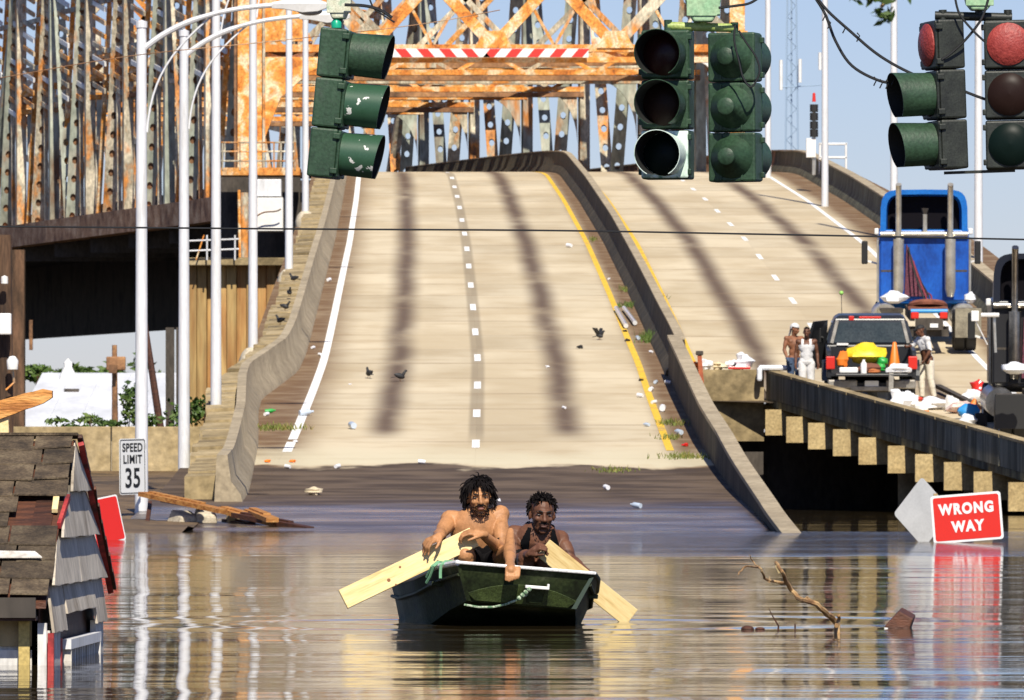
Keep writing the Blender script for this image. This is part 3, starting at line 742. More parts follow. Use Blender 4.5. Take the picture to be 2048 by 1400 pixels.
# ------------------------------------------------------------------ tall things on the right skyline
t = thing('radio_mast', 'haze-blue lattice radio mast standing beyond the right carriageway', 'mast', J(1583, 300, 800))
MASTM = flat('haze_blue_steel', (.30,.40,.52), .6)  # blue tint paints distance haze onto the mast
c = J(1583, 300, 800)
for sx, sy in ((-.42,-.3),(.42,-.3),(0,.5)):
    MB().tube([(c.x+sx*2.0, 800+sy*2, c.z-20), (c.x+sx*.8, 800+sy, c.z+22)], .1, 5).build('mast_leg', MASTM, t)
mb = MB()
for k in range(26):
    z0 = c.z - 4 + k; f0 = 1.3 - k*.02
    mb.tube([(c.x-.42*f0*(1 if k % 2 else -1), 799.7, z0), (c.x+.42*f0*(1 if k % 2 else -1), 799.7, z0+1)], .045, 4)
mb.build('mast_lacing', MASTM, t)
for px, y0, y1 in ((1562,120,180),(1600,118,165),(1640,105,140)):
    MB().tube([J(px, y1, 799), J(px, y0, 799)], .17, 6).build('antenna', WHITE, t)
MB().tube([J(1560,175,799.5), J(1645,170,799.5)], .06, 5).build('antenna_arm', MASTM, t)
# black and white stacked signal on the far barrier
t = thing('railway_signal', 'slim stacked lamp signal with a red tip standing behind the far right barrier', 'signal', J(1628, 345, 300))
MB().tube([J(1628, 350, 300), J(1628, 212, 300)], .07, 8).build('post', CHROME, t)
for py in (216, 233, 250, 266):
    c = J(1628, py, 299.9); MB().lathe([(0,-.14),(.15,-.14),(.15,.13),(0,.13)], 12, MX.Translation(c)).build('lamp_housing', BLACK, t)
MB().lathe([(0,-.1),(.07,-.1),(.05,.2),(0,.24)], 8, MX.Translation(J(1628,198,300))).build('finial', RED_P, t)
MB().box(J(1622, 296, 300), (.35,.3,.7)).build('control_box', WHITE, t, bevel=.02)
t = thing('railing', 'white pipe railing beyond the far right barrier', 'railing', J(1670, 350, 310))
for py in (288, 315, 343): MB().tube([J(1638, py, 310), J(1694, py, 310)], .045, 6).build('rail', WHITE, t)
for px in (1640, 1692): MB().tube([J(px, 286, 310), J(px, 400, 310)], .045, 6).build('rail_post', WHITE, t)

# ------------------------------------------------------------------ lamp posts
def lamp(base, height, label, group, arm=True, r=.1, mirror=1, arml=2.95):
    t = thing('street_lamp', label, 'street lamp', base, 0, group); x, y, z = base
    MB().tube([base, V((x, y, z + height))], [r * 1.12, r * .8], 14).build('pole', POLE, t, smooth=True)
    MB().lathe([(.0,.0),(r*.95,0),(r*.95,.1),(0,.13)], 12, MX.Translation((x, y, z + height))).build('pole_cap', POLE, t)
    if arm:
        p = V((x, y, z + height - .38)); q = V((x + arml * .72 * mirror, y - .1, z + height + .36))
        MB().tube(bez(p, p + V((.45*mirror,0,.42)), q - V((1.0*mirror,0,.06)), q, 14), [.05]*8 + [.04]*7, 8).build('arm', POLE, t, smooth=True)
        p2 = V((x, y, z + height - 1.7))
        MB().tube(bez(p2 + V((.09*mirror,0,0)), p2 + V((.15*mirror,0,.9)), p2 + V((.5*mirror,0,1.35)), V((x + arml*.40*mirror, y, z + height + .22)), 12), .018, 6).build('brace', POLE, t, smooth=True)
        L0 = q; mb = MB(); rows = []
        for k, (d, hw, ht, hb) in enumerate(((0,.05,.05,.05),(.2,.13,.09,.06),(.5,.17,.1,.12),(.75,.17,.09,.1),(.92,.08,.04,.03))):
            rows.append([L0 + V((d*mirror, -hw, .02)), L0 + V((d*mirror, 0, ht)), L0 + V((d*mirror, hw, .02)), L0 + V((d*mirror, hw*.8, -hb)), L0 + V((d*mirror, -hw*.8, -hb))])
        mb.loft(rows, closed=True); mb.build('luminaire', WHITE, t, smooth=True)
        MB().ell(L0 + V((.62*mirror, 0, -.1)), (.2,.12,.07)).build('lens', GLASSY, t, smooth=True)
    return t
GLASSY = flat('grey_lens', (.3,.3,.29), .2)
ped = M('pedestal_concrete', [(.42,.36,.26),(.55,.48,.36)], 2, .85)
LP = [(283,1085,123,8.37),(368,985,109,8.32),(432,840,99,9.4),(506,697,86,9.4),(578,540,72,9.4),(611,424,62,9.4)]
nm = ['first tall pale lamp post from the left, carrying the speed limit sign', 'second tall pale lamp post, its foot on the muddy bank', 'third lamp post, on a pale pedestal at the lower barrier', 'fourth lamp post, on the barrier just below its kink', 'fifth lamp post, slim, halfway up the left barrier', 'sixth and farthest lamp post, behind the profile signal head']
for k, (px, py, s_, hh) in enumerate(LP):
    b0 = W(px, py, s_)
    if k == 0: b0.z -= .3
    if k == 1: b0.z -= .25
    tt = lamp(b0, hh + (.3 if k < 2 else 0), nm[k], 'lamp posts along the left barrier', r=.1)
    if k >= 2:
        MB().lathe([(.3,-.62),(.34,-.3),(.26,-.1),(.17,0),(.12,.02)], 10, MX.Translation(b0)).build('pedestal', ped, tt, smooth=True)
for k, (px, s_, lab) in enumerate(((1536, 52, 'cream lamp post on the right beside the back-facing signal head'), (1650, 58, 'cream lamp post on the right skyline by the stacked lamp signal'), (1788, 64, 'cream lamp post on the skyline just above the blue truck'), (1957, 72, 'cream lamp post on the skyline between the two right signal heads'))):
    Y = F / s_; b0 = V(((px-1024)/s_, Y, interp(RZ_R, Y) - .4))
    lamp(b0, 14, lab, 'lamp posts along the far right barrier', arm=False, r=.11)
# ------------------------------------------------------------------ traffic signals
LENS_RED = M('dusty_red_lens', [(.24,.03,.026),(.36,.055,.045)], 30, .5, fine=.3, bump=.3, bscale=60); LENS_DIM = flat('dim_amber_lens', (.018,.009,.007), .4, spec=.1); LENS_DK = flat('dark_green_lens', (.004,.010,.008), .4, spec=.1); LENS_DR = flat('dim_red_lens', (.03,.008,.007), .3, spec=.2)
INNER = flat('visor_inside', (.01,.011,.01), .7)
RX90 = MX.Rotation(R(90), 4, 'X')
def signal(loc, rz, tilt, label, body, visors, lenses, doors, back=False, sec=.345, wd=.335, dp=.19):
    t = thing('traffic_signal', label, 'traffic light', loc, 0, 'traffic signal heads over the flood')
    t.matrix_basis = MX.LocRotScale(V(loc), Euler((0, R(tilt), R(rz))), None)
    for k in range(3):
        zc = -sec * (k + .5)
        MB().box((0, .0, zc), (wd, dp, sec - .008)).build('housing_section', body, t, local=True, bevel=.014)
        d = doors[k]
        MB().box((0, -dp/2 - .012, zc), (wd - .004, .022, sec - .02)).build('signal_door', d, t, local=True, bevel=.012)
        mm = MX.Translation((0, -dp/2 - .024, zc)) @ RX90
        MB().lathe([(.148,0),(.148,.01),(.12,.03),(.07,.046),(0,.052)], 24, mm).build('lens', lenses[k], t, local=True, smooth=True)
        if visors[k]:
            mb = MB()
            n = 26; rows = []
            for j in range(n + 1):
                a = -62 + 304 * j / n; ln = .275 - .05 * (1 - math.sin(R(a))) * .5
                ca, sa = math.cos(R(a)), math.sin(R(a))
                rows.append([mm @ V((r_*ca, r_*sa, h)) for r_, h in ((.155,0),(.162,ln),(.157,ln),(.150,0))])
            vo = MB(); vo.loft(rows, closed=True); 
            vo.m = [1 if i % 4 == 2 else 0 for i in range(len(vo.f))]
            vo.build('visor', [visors[k], INNER], t, local=True, smooth=True)
        for sx in (1, -1):
            for dz in (.12, -.12):
                MB().box((sx * (wd/2 - .0), -dp/2 + .005, zc + dz), (.035,.05,.04)).build('latch', body, t, local=True, bevel=.006)
        if back:
            mb2 = MX.Translation((0, dp/2, zc)) @ MX.Rotation(R(-90), 4, 'X')
            for sx in (-.075, .075): MB().box((sx, dp/2 + .004, zc), (.012, .012, sec - .03)).build('back_rib', body, t, local=True)
            MB().lathe([(.150,0),(.145,.012),(.062,.105),(.060,.15),(.05,.158),(0,.16)], 24, mb2).build('reflector_back', body, t, local=True, smooth=True)
    MB().tube([V((0,0,-.02)), V((0,0,.07))], .028, 10).build('hanger_stub', body, t, local=True)
    return t
sg = 290.0
def SP(px, py, dy=0): p = W(px, py, sg); p.y += dy; return p
G_, LT, BK, MT = SIG_GREEN, SIG_LIGHT, SIG_BLACK, SIG_MINT
signal(SP(676,58), 86, 0, 'green traffic signal head seen in profile, its visors pointing right', G_, [G_,SIG_CHIP,SIG_CHIP], [LENS_DR,LENS_DIM,LENS_DK], [G_,G_,G_]).matrix_basis = MX.LocRotScale(SP(676,58), (MX.Rotation(R(5.5),3,'Y') @ MX.Rotation(R(82),3,'Z')).to_euler(), None)
signal(SP(1336,60), -13, 0, 'green traffic signal head facing the camera with a mint white lowest section', G_, [G_,G_,MT], [LENS_DR,LENS_DIM,LENS_DK], [G_,G_,MT])
signal(SP(1469,65), 163, .4, 'green traffic signal head turned away, showing three round reflector backs', G_, [G_,G_,G_], [LENS_DR,LENS_DIM,LENS_DK], [G_,G_,G_], back=True)
signal(SP(1886,40), -72, -2, 'sooty black traffic signal head facing left, its top visor missing', BK, [None,G_,G_], [LENS_RED,LENS_DIM,LENS_DK], [BK,BK,BK]).matrix_basis = MX.LocRotScale(SP(1886,40), (MX.Rotation(R(-2),3,'Y') @ MX.Rotation(R(-74),3,'Z')).to_euler(), None)
signal(SP(2016,40), -4, -1, 'black traffic signal head with a bright red top lens at the right edge', BK, [None,None,None], [LENS_RED,LENS_DIM,LENS_DK], [BK,BK,BK])
# hangers and brackets
def hanger(px, py, wpx, hpx, mat, label, bar=None, barm=None):
    c = SP(px, py); t = thing('signal_hanger', label, 'signal bracket', c, 0, 'signal hangers on the span wire')
    ww, hh = wpx / sg, hpx / sg
    poly = [(-.5,.5),(-.42,-.1),(-.25,-.5),(.25,-.5),(.42,-.1),(.5,.5)]
    MB().prism([c + V((a*ww, -.09, b*hh)) for a, b in poly], (0,.18,0)).build('hanger_box', mat, t, bevel=.012)
    MB().prism([c + V((a*ww*.45, -.1, b*hh*.5 + .01)) for a, b in ((-1,.6),(-1,-.7),(1,-.7),(1,.6))], (0,.012,0)).build('cover_plate', mat, t, bevel=.004)
    if bar:
        x0, x1, yy = bar
        MB().tube([SP(x0, yy), SP(x1, yy + 4)], .03, 10).build('bracket_bar', barm, t, smooth=True)
        MB().tube([SP(px, py), SP(px, yy)], .028, 8).build('bracket_drop', barm, t)
    return t
SIG_LIME = M('lime_green_enamel', [(.22,.32,.08),(.4,.46,.14)], 6, .5)
HG = []
HG.append(hanger(1406, 18, 74, 52, LT, 'pale green hanger box above the centre pair of signal heads', (1335,1470,52), SIG_LIME))
HG.append(hanger(1958, 4, 62, 34, LT, 'pale green hanger box above the two black signal heads', (1870,2024,31), BK))
HG.append(hanger(678, 12, 54, 52, M('peeling_hanger_paint', [(.5,.5,.36),(.62,.62,.48),(.25,.4,.26)], 9, .5), 'peeling cream hanger box above the profile signal head'))
MB().lathe([(.035,-.03),(.036,.01),(.02,.03),(0,.034)], 12, MX.Translation(SP(673,48,-.05))).build('cable_cap', flat('turquoise_plastic', (.01,.35,.2), .3), HG[2], smooth=True)
one(MB().bar(SP(1888,346), SP(2030,341), .03, .02), 'bottom_brace', BK, 'thin black brace joining the bottoms of the two black signal heads', 'brace', SP(1960,344))
# cables
WIRE = flat('black_cable', (.01,.01,.01), .5)
def cable(pts, r, label, name='cable', cat='cable', mat=WIRE, group=None):
    return one(MB().tube(pts, r, 6), name, mat, label, cat, pts[0], group=group, smooth=True)
def spl(pp, n=6):                          # Catmull-Rom through pixel points
    out = []
    P = [pp[0]] + pp + [pp[-1]]
    for i in range(1, len(P) - 2):
        for k in range(n):
            t = k / n
            out.append(tuple(.5*((2*P[i][a]) + (-P[i-1][a]+P[i+1][a])*t + (2*P[i-1][a]-5*P[i][a]+4*P[i+1][a]-P[i+2][a])*t*t + (-P[i-1][a]+3*P[i][a]-3*P[i+1][a]+P[i+2][a])*t**3) for a in (0, 1)))
    return out + [pp[-1]]
cable([J(x, y, 51) for x, y in spl([(-300,452),(0,453),(600,458),(1100,461),(1500,468),(2048,479),(2400,488)], 10)], .0056, 'thin dark wire stretched straight across the whole view', 'span_wire', 'wire')
t0 = cable([SP(x, y) for x, y in spl([(1600,-60),(1645,10),(1700,62),(1760,112),(1830,150),(1900,172),(1975,200),(2030,212)])], .010, 'upper drooping black cable running into the right signal head')
t1 = cable([SP(x, y, .1) for x, y in spl([(1600,-50),(1648,20),(1672,80),(1705,130),(1760,160),(1800,163),(1840,150)])], .010, 'lower black cable sagging in a loop left of the black signal heads')
cable([SP(x, y, -.2) for x, y in spl([(1975,-5),(1960,40),(1930,80),(1898,110),(1880,122)])], .009, 'black cable hanging from the right hanger box to the left-facing head')
cable([SP(x, y, -.22) for x, y in spl([(1906,-5),(1915,30),(1940,62),(1965,86)])], .008, 'short black cable crossing behind the right bracket')
cable([SP(x, y, -.32) for x, y in spl([(1468,55),(1466,85),(1476,130),(1484,160),(1500,178),(1516,150),(1510,120),(1490,90),(1475,66)])], .007, 'black wire loop dangling over the back of the turned signal head')
cable([SP(x, y, -.15) for x, y in spl([(1436,18),(1470,14),(1500,8),(1530,-12)])], .009, 'short black cable leaving the centre hanger box to the right')
cable([SP(x, y, -.15) for x, y in spl([(690,12),(730,14),(760,22),(785,38)])], .011, 'frayed black cable stub beside the cream hanger box')
cable([SP(x, y, .3) for x, y in spl([(735,-15),(745,10),(760,22),(788,40)])], .006, 'thin black wire curling down to the frayed cable stub')
cable([W(x, y, 150) for x, y in spl([(-200,190),(0,156),(260,112),(530,84),(830,50),(1000,20)])], .006, 'faint pale wire running behind the lamp posts at upper left', mat=RUST_CHORD)
# ties on the two cables
for k, (x, y) in enumerate(((1650,30),(1660,46),(1690,55),(1718,72),(1752,160),(1764,165),(1776,166),(1788,158))):
    MB().tube([SP(x-4, y-6, -.02), SP(x+1, y, -.03), SP(x-5, y+12, -.03)], .005, 5).build('cable_tie', WIRE, t1 if k > 2 else t0)
# span wire holding the hangers (just above the frame) and its ropes
cable([SP(x, y) for x, y in ((-400,-60),(678,-50),(1406,-45),(1958,-40),(2500,-50))], .012, 'span wire above the picture holding every hanger box', 'span_wire', 'wire')
for hg, px, py in ((HG[2],678,-16),(HG[0],1406,-8),(HG[1],1958,-14)):
    MB().tube([SP(px, py), SP(px, -48)], .012, 6).build('drop_link', WIRE, hg)
# ------------------------------------------------------------------ signs
INK = flat('sign_black', (.012,.012,.012), .5); SIGN_W = flat('sign_white', (.74,.75,.74), .35, fine=.04); SIGN_R = flat('sign_red', (.62,.022,.012), .35, fine=.05); SIGN_BACK = M('sign_back_aluminium', [(.5,.5,.49),(.6,.6,.59)], 3, .5, metal=.2, fine=.05)
def rrect(w_, h_, r_, y, n=5):
    out = []
    for cx, cz, a0 in ((w_/2-r_, h_/2-r_, 0), (-w_/2+r_, h_/2-r_, 90), (-w_/2+r_, -h_/2+r_, 180), (w_/2-r_, -h_/2+r_, 270)):
        for k in range(n + 1):
            a = R(a0 + 90*k/n); out.append(V((cx + r_*math.cos(a), y, cz + r_*math.sin(a))))
    return out
def text(s_, size, mat, parent, loc, xs=1, off=0.0, sp=1.0):
    cu = bpy.data.curves.new('lettering', 'FONT'); cu.body = s_; cu.size = size; cu.align_x = 'CENTER'; cu.align_y = 'CENTER'; cu.extrude = .0015; cu.offset = off; cu.space_character = sp
    ob = bpy.data.objects.new('lettering', cu); S.collection.objects.link(ob)
    dg = bpy.context.evaluated_depsgraph_get(); me = bpy.data.meshes.new_from_object(ob.evaluated_get(dg)); bpy.data.objects.remove(ob)
    o = bpy.data.objects.new('lettering', me); S.collection.objects.link(o); me.materials.clear(); me.materials.append(mat)
    o.parent = parent; o.location = loc; o.rotation_euler = (R(90), 0, 0); o.scale = (xs, 1, 1)
    return o
# speed limit on the first lamp post
b0 = W(283, 1085, 123)
t = thing('speed_limit_sign', 'white SPEED LIMIT 35 sign turned sideways on the first lamp post', 'sign', W(266, 933, 124))
t.matrix_basis = MX.LocRotScale(W(265, 933, 124.2), Euler((0, R(-1.0), R(57))), None)
hh, ww = .90, .72
MB().prism(rrect(ww, hh, .05, 0), (0,.004,0)).build('sign_plate', SIGN_W, t, local=True)
ring = rrect(ww-.03, hh-.03, .04, -.003); inn = rrect(ww-.06, hh-.06, .03, -.003); n = len(ring)
MB().add(ring + inn, [(i, (i+1) % n, n+(i+1) % n, n+i) for i in range(n)]).build('border', INK, t, local=True)
text('SPEED', .19, INK, t, (0,-.003,.30), 1.02, .005, 1.08); text('LIMIT', .19, INK, t, (0,-.003,.11), 1.05, .005, 1.12); text('35', .44, INK, t, (0,-.003,-.2), .98, .008, 1.05)
MB().bar((.30,.05,.36), (.30,.05,.28), .3, .02).build('bracket', POLE, t, local=True)
# wrong way
WW = W(1934, 1035, 155)
t = thing('wrong_way_sign', 'red WRONG WAY sign tilted just above the water on the right', 'sign', WW)
t.matrix_basis = MX.LocRotScale(WW, Euler((0, R(-4.5), R(2))), None)
MB().prism(rrect(.91, .62, .04, 0), (0,.004,0)).build('sign_plate', SIGN_W, t, local=True)
MB().prism(rrect(.85, .56, .03, -.003), (0,.002,0)).build('red_field', SIGN_R, t, local=True)
text('WRONG', .185, SIGN_W, t, (0,-.005,.115), .86, .010, 1.22); text('WAY', .185, SIGN_W, t, (0,-.005,-.115), .86, .010, 1.22)
MB().bar((-.38,.04,.34), (-.40,.04,-2.0), .05, .05, (0,1,0)).build('post', M('timber_post', [(.3,.2,.1),(.4,.28,.14)], 5, .8, stretch=(4,4,1)), t, local=True)
c = W(1846, 1025, 153.5)
t = thing('diamond_sign', 'grey back of a diamond shaped sign behind the wrong way sign', 'sign', c)
t.matrix_basis = MX.LocRotScale(c, (MX.Rotation(R(32), 3, 'Z') @ MX.Rotation(R(43), 3, 'Y')).to_euler(), None)
MB().prism(rrect(.66, .66, .05, 0), (0,.004,0)).build('sign_plate', SIGN_BACK, t, local=True)
MB().prism(rrect(.655, .655, .05, .006), (0,.002,0)).build('sign_face', flat('sign_yellow', (.7,.45,.02), .4), t, local=True)
# red sign leaning behind the house
c = W(213, 1040, 150)
t = thing('red_sign', 'leaning red sign with white edge half hidden by the shingled house', 'sign', c)
t.matrix_basis = MX.LocRotScale(c, (MX.Rotation(R(-12), 3, 'Y') @ MX.Rotation(R(50), 3, 'Z')).to_euler(), None)
MB().prism(rrect(.6, .62, .03, 0), (0,.004,0)).build('sign_plate', SIGN_W, t, local=True)
MB().prism(rrect(.56, .58, .03, -.003), (0,.002,0)).build('red_field', SIGN_R, t, local=True)
MB().bar((0,.03,.2), (0,.03,-1.6), .05, .05, (0,1,0)).build('post', WOOD_DARK, t, local=True)

# ------------------------------------------------------------------ flooded house at the left
SHING = M('worn_roof_shingle', [(.035,.025,.016),(.075,.053,.032),(.12,.09,.055)], 7, .9, bump=.5, bscale=60, rnd=.28, fine=.35)
SID = M('grey_siding', [(.30,.25,.19),(.50,.44,.36),(.57,.51,.42)], 2.0, .75, bump=.15, bscale=20, rnd=.06, stretch=(1,1,.4))
SID_W = M('stained_white_boards', [(.5,.46,.4),(.66,.64,.6),(.7,.68,.65)], 3, .7, rnd=.05, stretch=(1,1,.3))
TRIM_R = M('peeling_red_trim', [(.10,.02,.02),(.35,.03,.03),(.45,.06,.05)], 5, .7)
t = thing('flooded_house', 'flooded little house at left with shingled roof and grey sided gable', 'house', (-2.6, 42.9, 0))
EZ, EY, RZ2, RY = .345, 41.05, 1.155, 42.95            # eave and ridge
XG = lambda y: -2.335 + (y - 41.2) * .031
ridge_x = -2.262
def roofp(f, x, dz=0): return V((x, EY + (RY - EY) * f, EZ + (RZ2 - EZ) * f + dz))
for sgn, nmx in ((1, 'roof'), (-1, 'roof')):
    f = (lambda q: V((q.x, q.y if sgn == 1 else 2*RY - q.y, q.z)))
    MB().prism([f(roofp(0,-6.5,-.03)), f(roofp(0,-2.32,-.03)), f(roofp(1,-2.28,-.03)), f(roofp(1,-6.5,-.03))], (0,0,-.03)).build('roof', WOOD_DARK, t)
NR = 10
for r_ in range(NR):
    x = -2.285 + .03 * (r_ / NR) - random.uniform(0,.03); k = 0
    wfirst = random.uniform(.12, .3)
    while x > -3.6:
        w_ = (wfirst if k == 0 else random.uniform(.24, .31)); k += 1
        f0, f1 = r_ / NR, (r_ + 1.25) / NR
        if r_ == NR - 1: f1 = 1.0
        skip = (r_ in (4, 5) and k == 1) 
        if not skip:
            j = lambda: random.uniform(-.008, .012); lift = random.uniform(0,.005) + (.025 if random.random() < .05 else 0)
            p = [roofp(f0, x - w_ + .006, .012 + lift + j()*.5), roofp(f0 + j(), x - .004, .012 + lift + j()*.5), roofp(f1, x - .004, .004), roofp(f1, x - w_ + .006, .004)]
            MB().prism(p, (0,.0,-.007)).build('shingle', SHING, t)
        x -= w_
MB().prism([roofp(.985,-6.5,.012), roofp(.985,-2.26,.012), V((-2.255,RY+.12,RZ2-.02)), V((-6.5,RY+.12,RZ2-.02))], (0,0,.014)).build('ridge_cap', SHING, t)
# a pale patch of exposed felt and a torn edge with red lath
MB().prism([roofp(.20,-2.75,.026), roofp(.20,-2.36,.026), roofp(.235,-2.4,.026), roofp(.24,-2.75,.026)], (0,0,.006)).build('felt_patch', SID_W, t)
MB().bar(roofp(.62,-2.27,-.01), roofp(.44,-2.30,-.01), .02, .03).build('torn_lath', TRIM_R, t)
MB().bar(roofp(.6,-2.33,.0), roofp(.52,-2.33,.0), .03, .02).build('torn_lath', PINE, t)
# gable wall: core and lapped siding
MB().prism([(XG(41.25)-.03,41.25,-.6),(XG(44.6)-.03,44.6,-.6),(XG(44.6)-.03,44.6,.42),(XG(42.95)-.03,42.95,1.12),(XG(41.25)-.03,41.25,.42)], (-.1,0,0)).build('gable_core', WOOD_DARK, t)
def yl(z): return max(41.28, EY + (RY - EY) * (z - EZ) / (RZ2 - EZ) + .1)
def yr(z): return min(44.6, 2*RY - yl(z) + .05)
zt = [1.10, .865, .63, .395, .16]
for k in range(4):
    z1, z0 = zt[k], zt[k+1]
    segs = [1, 1, 2, 3][k]
    cuts = {1: [0,1], 2: [0,.5,1], 3: [0,.24,.8,1]}[segs]
    ya0, yb0, ya1, yb1 = yl(z0), yr(z0), yl(z1 + .03), yr(z1 + .03)
    for m_ in range(segs):
        fa, fb = cuts[m_], cuts[m_+1] - (.004 if m_ < segs-1 else 0); zl = z0 + (.085 if k == 3 and m_ == 1 else 0)
        lo_ = lambda f: ya0 + (yb0 - ya0) * f
        hi_ = lambda f: ya1 + (yb1 - ya1) * f
        pts = []
        n = 7
        bot = [V((XG(lo_(fa+(fb-fa)*q/n)) + .045, lo_(fa+(fb-fa)*q/n), zl + .004*math.sin(q*2.2+m_+k))) for q in range(n+1)]
        topp = [V((XG(hi_(fb)) + .006, hi_(fb), z1 + .03)), V((XG(hi_(fa)) + .006, hi_(fa), z1 + .03))]
        if k == 3 and m_ == 0:
            pass
        MB().prism(bot + topp, (-.014, 0, 0)).build('siding_panel', SID, t)
# lowest band: corner boards, opening, slatted shutter
for (ya, yb_, z0, z1, mt_) in ((41.28,41.9,-.4,.17,SID_W),(44.1,44.6,-.4,.17,SID_W)):
    MB().prism([(XG(ya)+.02,ya,z0),(XG(yb_)+.02,yb_,z0),(XG(yb_)+.02,yb_,z1),(XG(ya)+.02,ya,z1)], (-.03,0,0)).build('corner_board', mt_, t)
MB().prism([(XG(41.9)+.025,41.9,-.4),(XG(41.98)+.025,41.98,-.4),(XG(41.98)+.025,41.98,.12),(XG(41.9)+.025,41.9,.12)], (-.03,0,0)).build('window_trim', TRIM_R, t)
fr = MB()
for k in range(11):
    yy = 42.3 + k * .15
    MB().bar((XG(yy)+.02,yy,-.4), (XG(yy)+.02,yy,.06), .06, .035, (1,0,0)).build('shutter_slat', SID_W, t)
MB().bar((XG(42.2)+.03,42.1,.085), (XG(44.05)+.03,44.05,.085), .05, .05).build('shutter_rail', POLE, t)
MB().bar((XG(42.2)+.03,42.15,-.4), (XG(42.2)+.03,42.15,.09), .05, .05, (1,0,0)).build('shutter_stile', SID_W, t)
MB().bar((XG(44)+.03,44.0,-.4), (XG(44)+.03,44.0,.09), .05, .05, (1,0,0)).build('shutter_stile', SID_W, t)
# rake boards
MB().bar((-2.245,42.97,1.11), (-2.185,44.9,.31), .02, .03, (1,0,.3)).build('rake_board', TRIM_R, t)
for k in range(9):
    f = k / 9; a_ = V((-2.25,42.97,1.15)).lerp(V((-2.172,44.95,.34)), f); b_ = V((-2.25,42.97,1.15)).lerp(V((-2.172,44.95,.34)), f + .125)
    MB().bar(a_ + V((random.uniform(-.006,.012),0,0)), b_, .028, .02).build('rake_shingle', WOOD_DARK, t)

# front wall under the eave
MB().box((-4.4,41.3,-.1), (4.06,.1,.8)).build('front_wall', SID_W, t)
MB().box((-4.42,41.06,.29), (4.1,.05,.1)).build('fascia', STEEL_DARK, t)  # near-black colour paints the shadow below the eave
MB().box((-4.4,41.18,.235), (4.06,.25,.02)).build('soffit', WOOD_DARK, t)
for z in (-.16,.0,.17): MB().box((-4.4,41.235,z), (4.0,.02,.15)).build('front_board', SID_W if z < .1 else CONC_OLD, t)
MB().box((-2.435,41.2,-.1), (.055,.06,.64)).build('corner_trim', M('yellowed_trim', [(.45,.33,.1),(.55,.42,.16)], 5, .7), t)
MB().box((-2.345,41.2,-.1), (.045,.06,.62)).build('corner_trim', SID_W, t)
MB().box((-2.302,41.2,-.12), (.03,.07,.56)).build('corner_trim', TRIM_R, t)
# plank sticking in from the left, and the timber pole behind
pl = thing('broken_plank', 'splintered orange plank poking in from the left above the roof', 'plank', J(50, 810, 44))
mb = MB(); rows = []
for k in range(10):
    f = k/9; a = J(-60 + 165*f, 838 - 50*f + random.uniform(-2,2), 44); hh = (.058 - .022*f) * (1 if k < 9 else .5)
    rows.append([a + V((0,-.05,-hh)), a + V((0,.05,-hh)), a + V((0,.05,hh)), a + V((0,-.05,hh))])
mb.loft(rows, closed=True); mb.build('plank_board', WOOD_ORANGE, pl)
MB().bar(J(8,900,44), J(6,838,44), .06, .06, (0,1,0)).build('prop', PINE, pl)
t = thing('utility_pole', 'dark brown utility pole with white fittings behind the house at the left edge', 'pole', J(8, 1000, 140))
MB().tube([J(10, 1050, 140), J(8, 470, 140)], [.16,.13], 10).build('shaft', OLD_POST, t, smooth=True)
MB().box(J(11, 648, 139.6), (.2,.2,.36)).build('meter_box', WHITE, t, bevel=.02)
MB().lathe([(.0,-.12),(.09,-.1),(.1,.05),(.05,.12),(0,.13)], 10, MX.Translation(J(25, 727, 139.6))).build('insulator', WHITE, t, smooth=True)
MB().lathe([(.0,-.08),(.06,-.06),(.06,.05),(0,.08)], 10, MX.Translation(J(9, 560, 139.6))).build('insulator', WHITE, t, smooth=True)
MB().tube([J(25,735,139.6), J(28,765,139.7), J(12,780,139.7)], .02, 5).build('conduit', RUST_MIX, t)

# ------------------------------------------------------------------ debris on the bank and in the water
for k, (x0, y0, x1, y1, w_, dY, mt_, lab) in enumerate((
    (286,988,445,1022,.2,0,WOOD_ORANGE,'long orange plank lying from the speed limit post towards the barrier'),
    (330,1000,400,1012,.16,.8,WOOD_DARK,'short dark board beneath the long orange plank'),
    (435,1018,560,1050,.22,-.6,WOOD_ORANGE,'orange board on top of the debris heap by the barrier foot'),
    (470,1030,620,1058,.16,-1.2,WOOD_DARK,'dark board sliding into the water at the tip of the debris heap'),
    (500,1022,545,1040,.2,-.9,WOOD_ORANGE,'short rust coloured block on the debris heap'),
    (455,1042,520,1056,.2,-.3,WOOD_DARK,'dark timber end under the debris heap'),
    (300,1006,292,1066,.06,.3,WOOD_DARK,'thin stick standing upright beside the first lamp post'))):
    p, q = J(x0, y0, 130 + dY), J(x1, y1, 128.5 + dY)
    one(MB().bar(p, q, w_, .07).bar(p.lerp(q,.1) + V((0,.1,.05)), p.lerp(q,.75) + V((0,.12,.05)), w_*.6, .04), 'debris_board', mt_, lab, 'board', p)
for k, (x0, y0, sx, lab) in enumerate(((368,1052,.5,'pale broken concrete lump on the bank between the lamp posts'),(410,1048,.42,'smaller pale concrete lump beside the debris heap'),(475,1050,.45,'brown concrete lump at the barrier foot'))):
    c = J(x0, y0, 129.5); Rm = Euler((random.random(), random.random()*.3, random.random())).to_matrix()
    one(MB().box(c, (sx,.5,.42), Rm, (.7,.8)), 'concrete_lump', CONC_OLD if k == 2 else ped, lab, 'rubble', c, bevel=.04)
BARK = M('dead_branch', [(.14,.07,.03),(.36,.21,.09),(.5,.34,.17)], 12, .8, bump=.3)
Yb = F*H/(1268-YH); t = thing('dead_branch', 'crooked dead branch rising from the water right of the boat', 'branch', J(1673,1268,Yb))
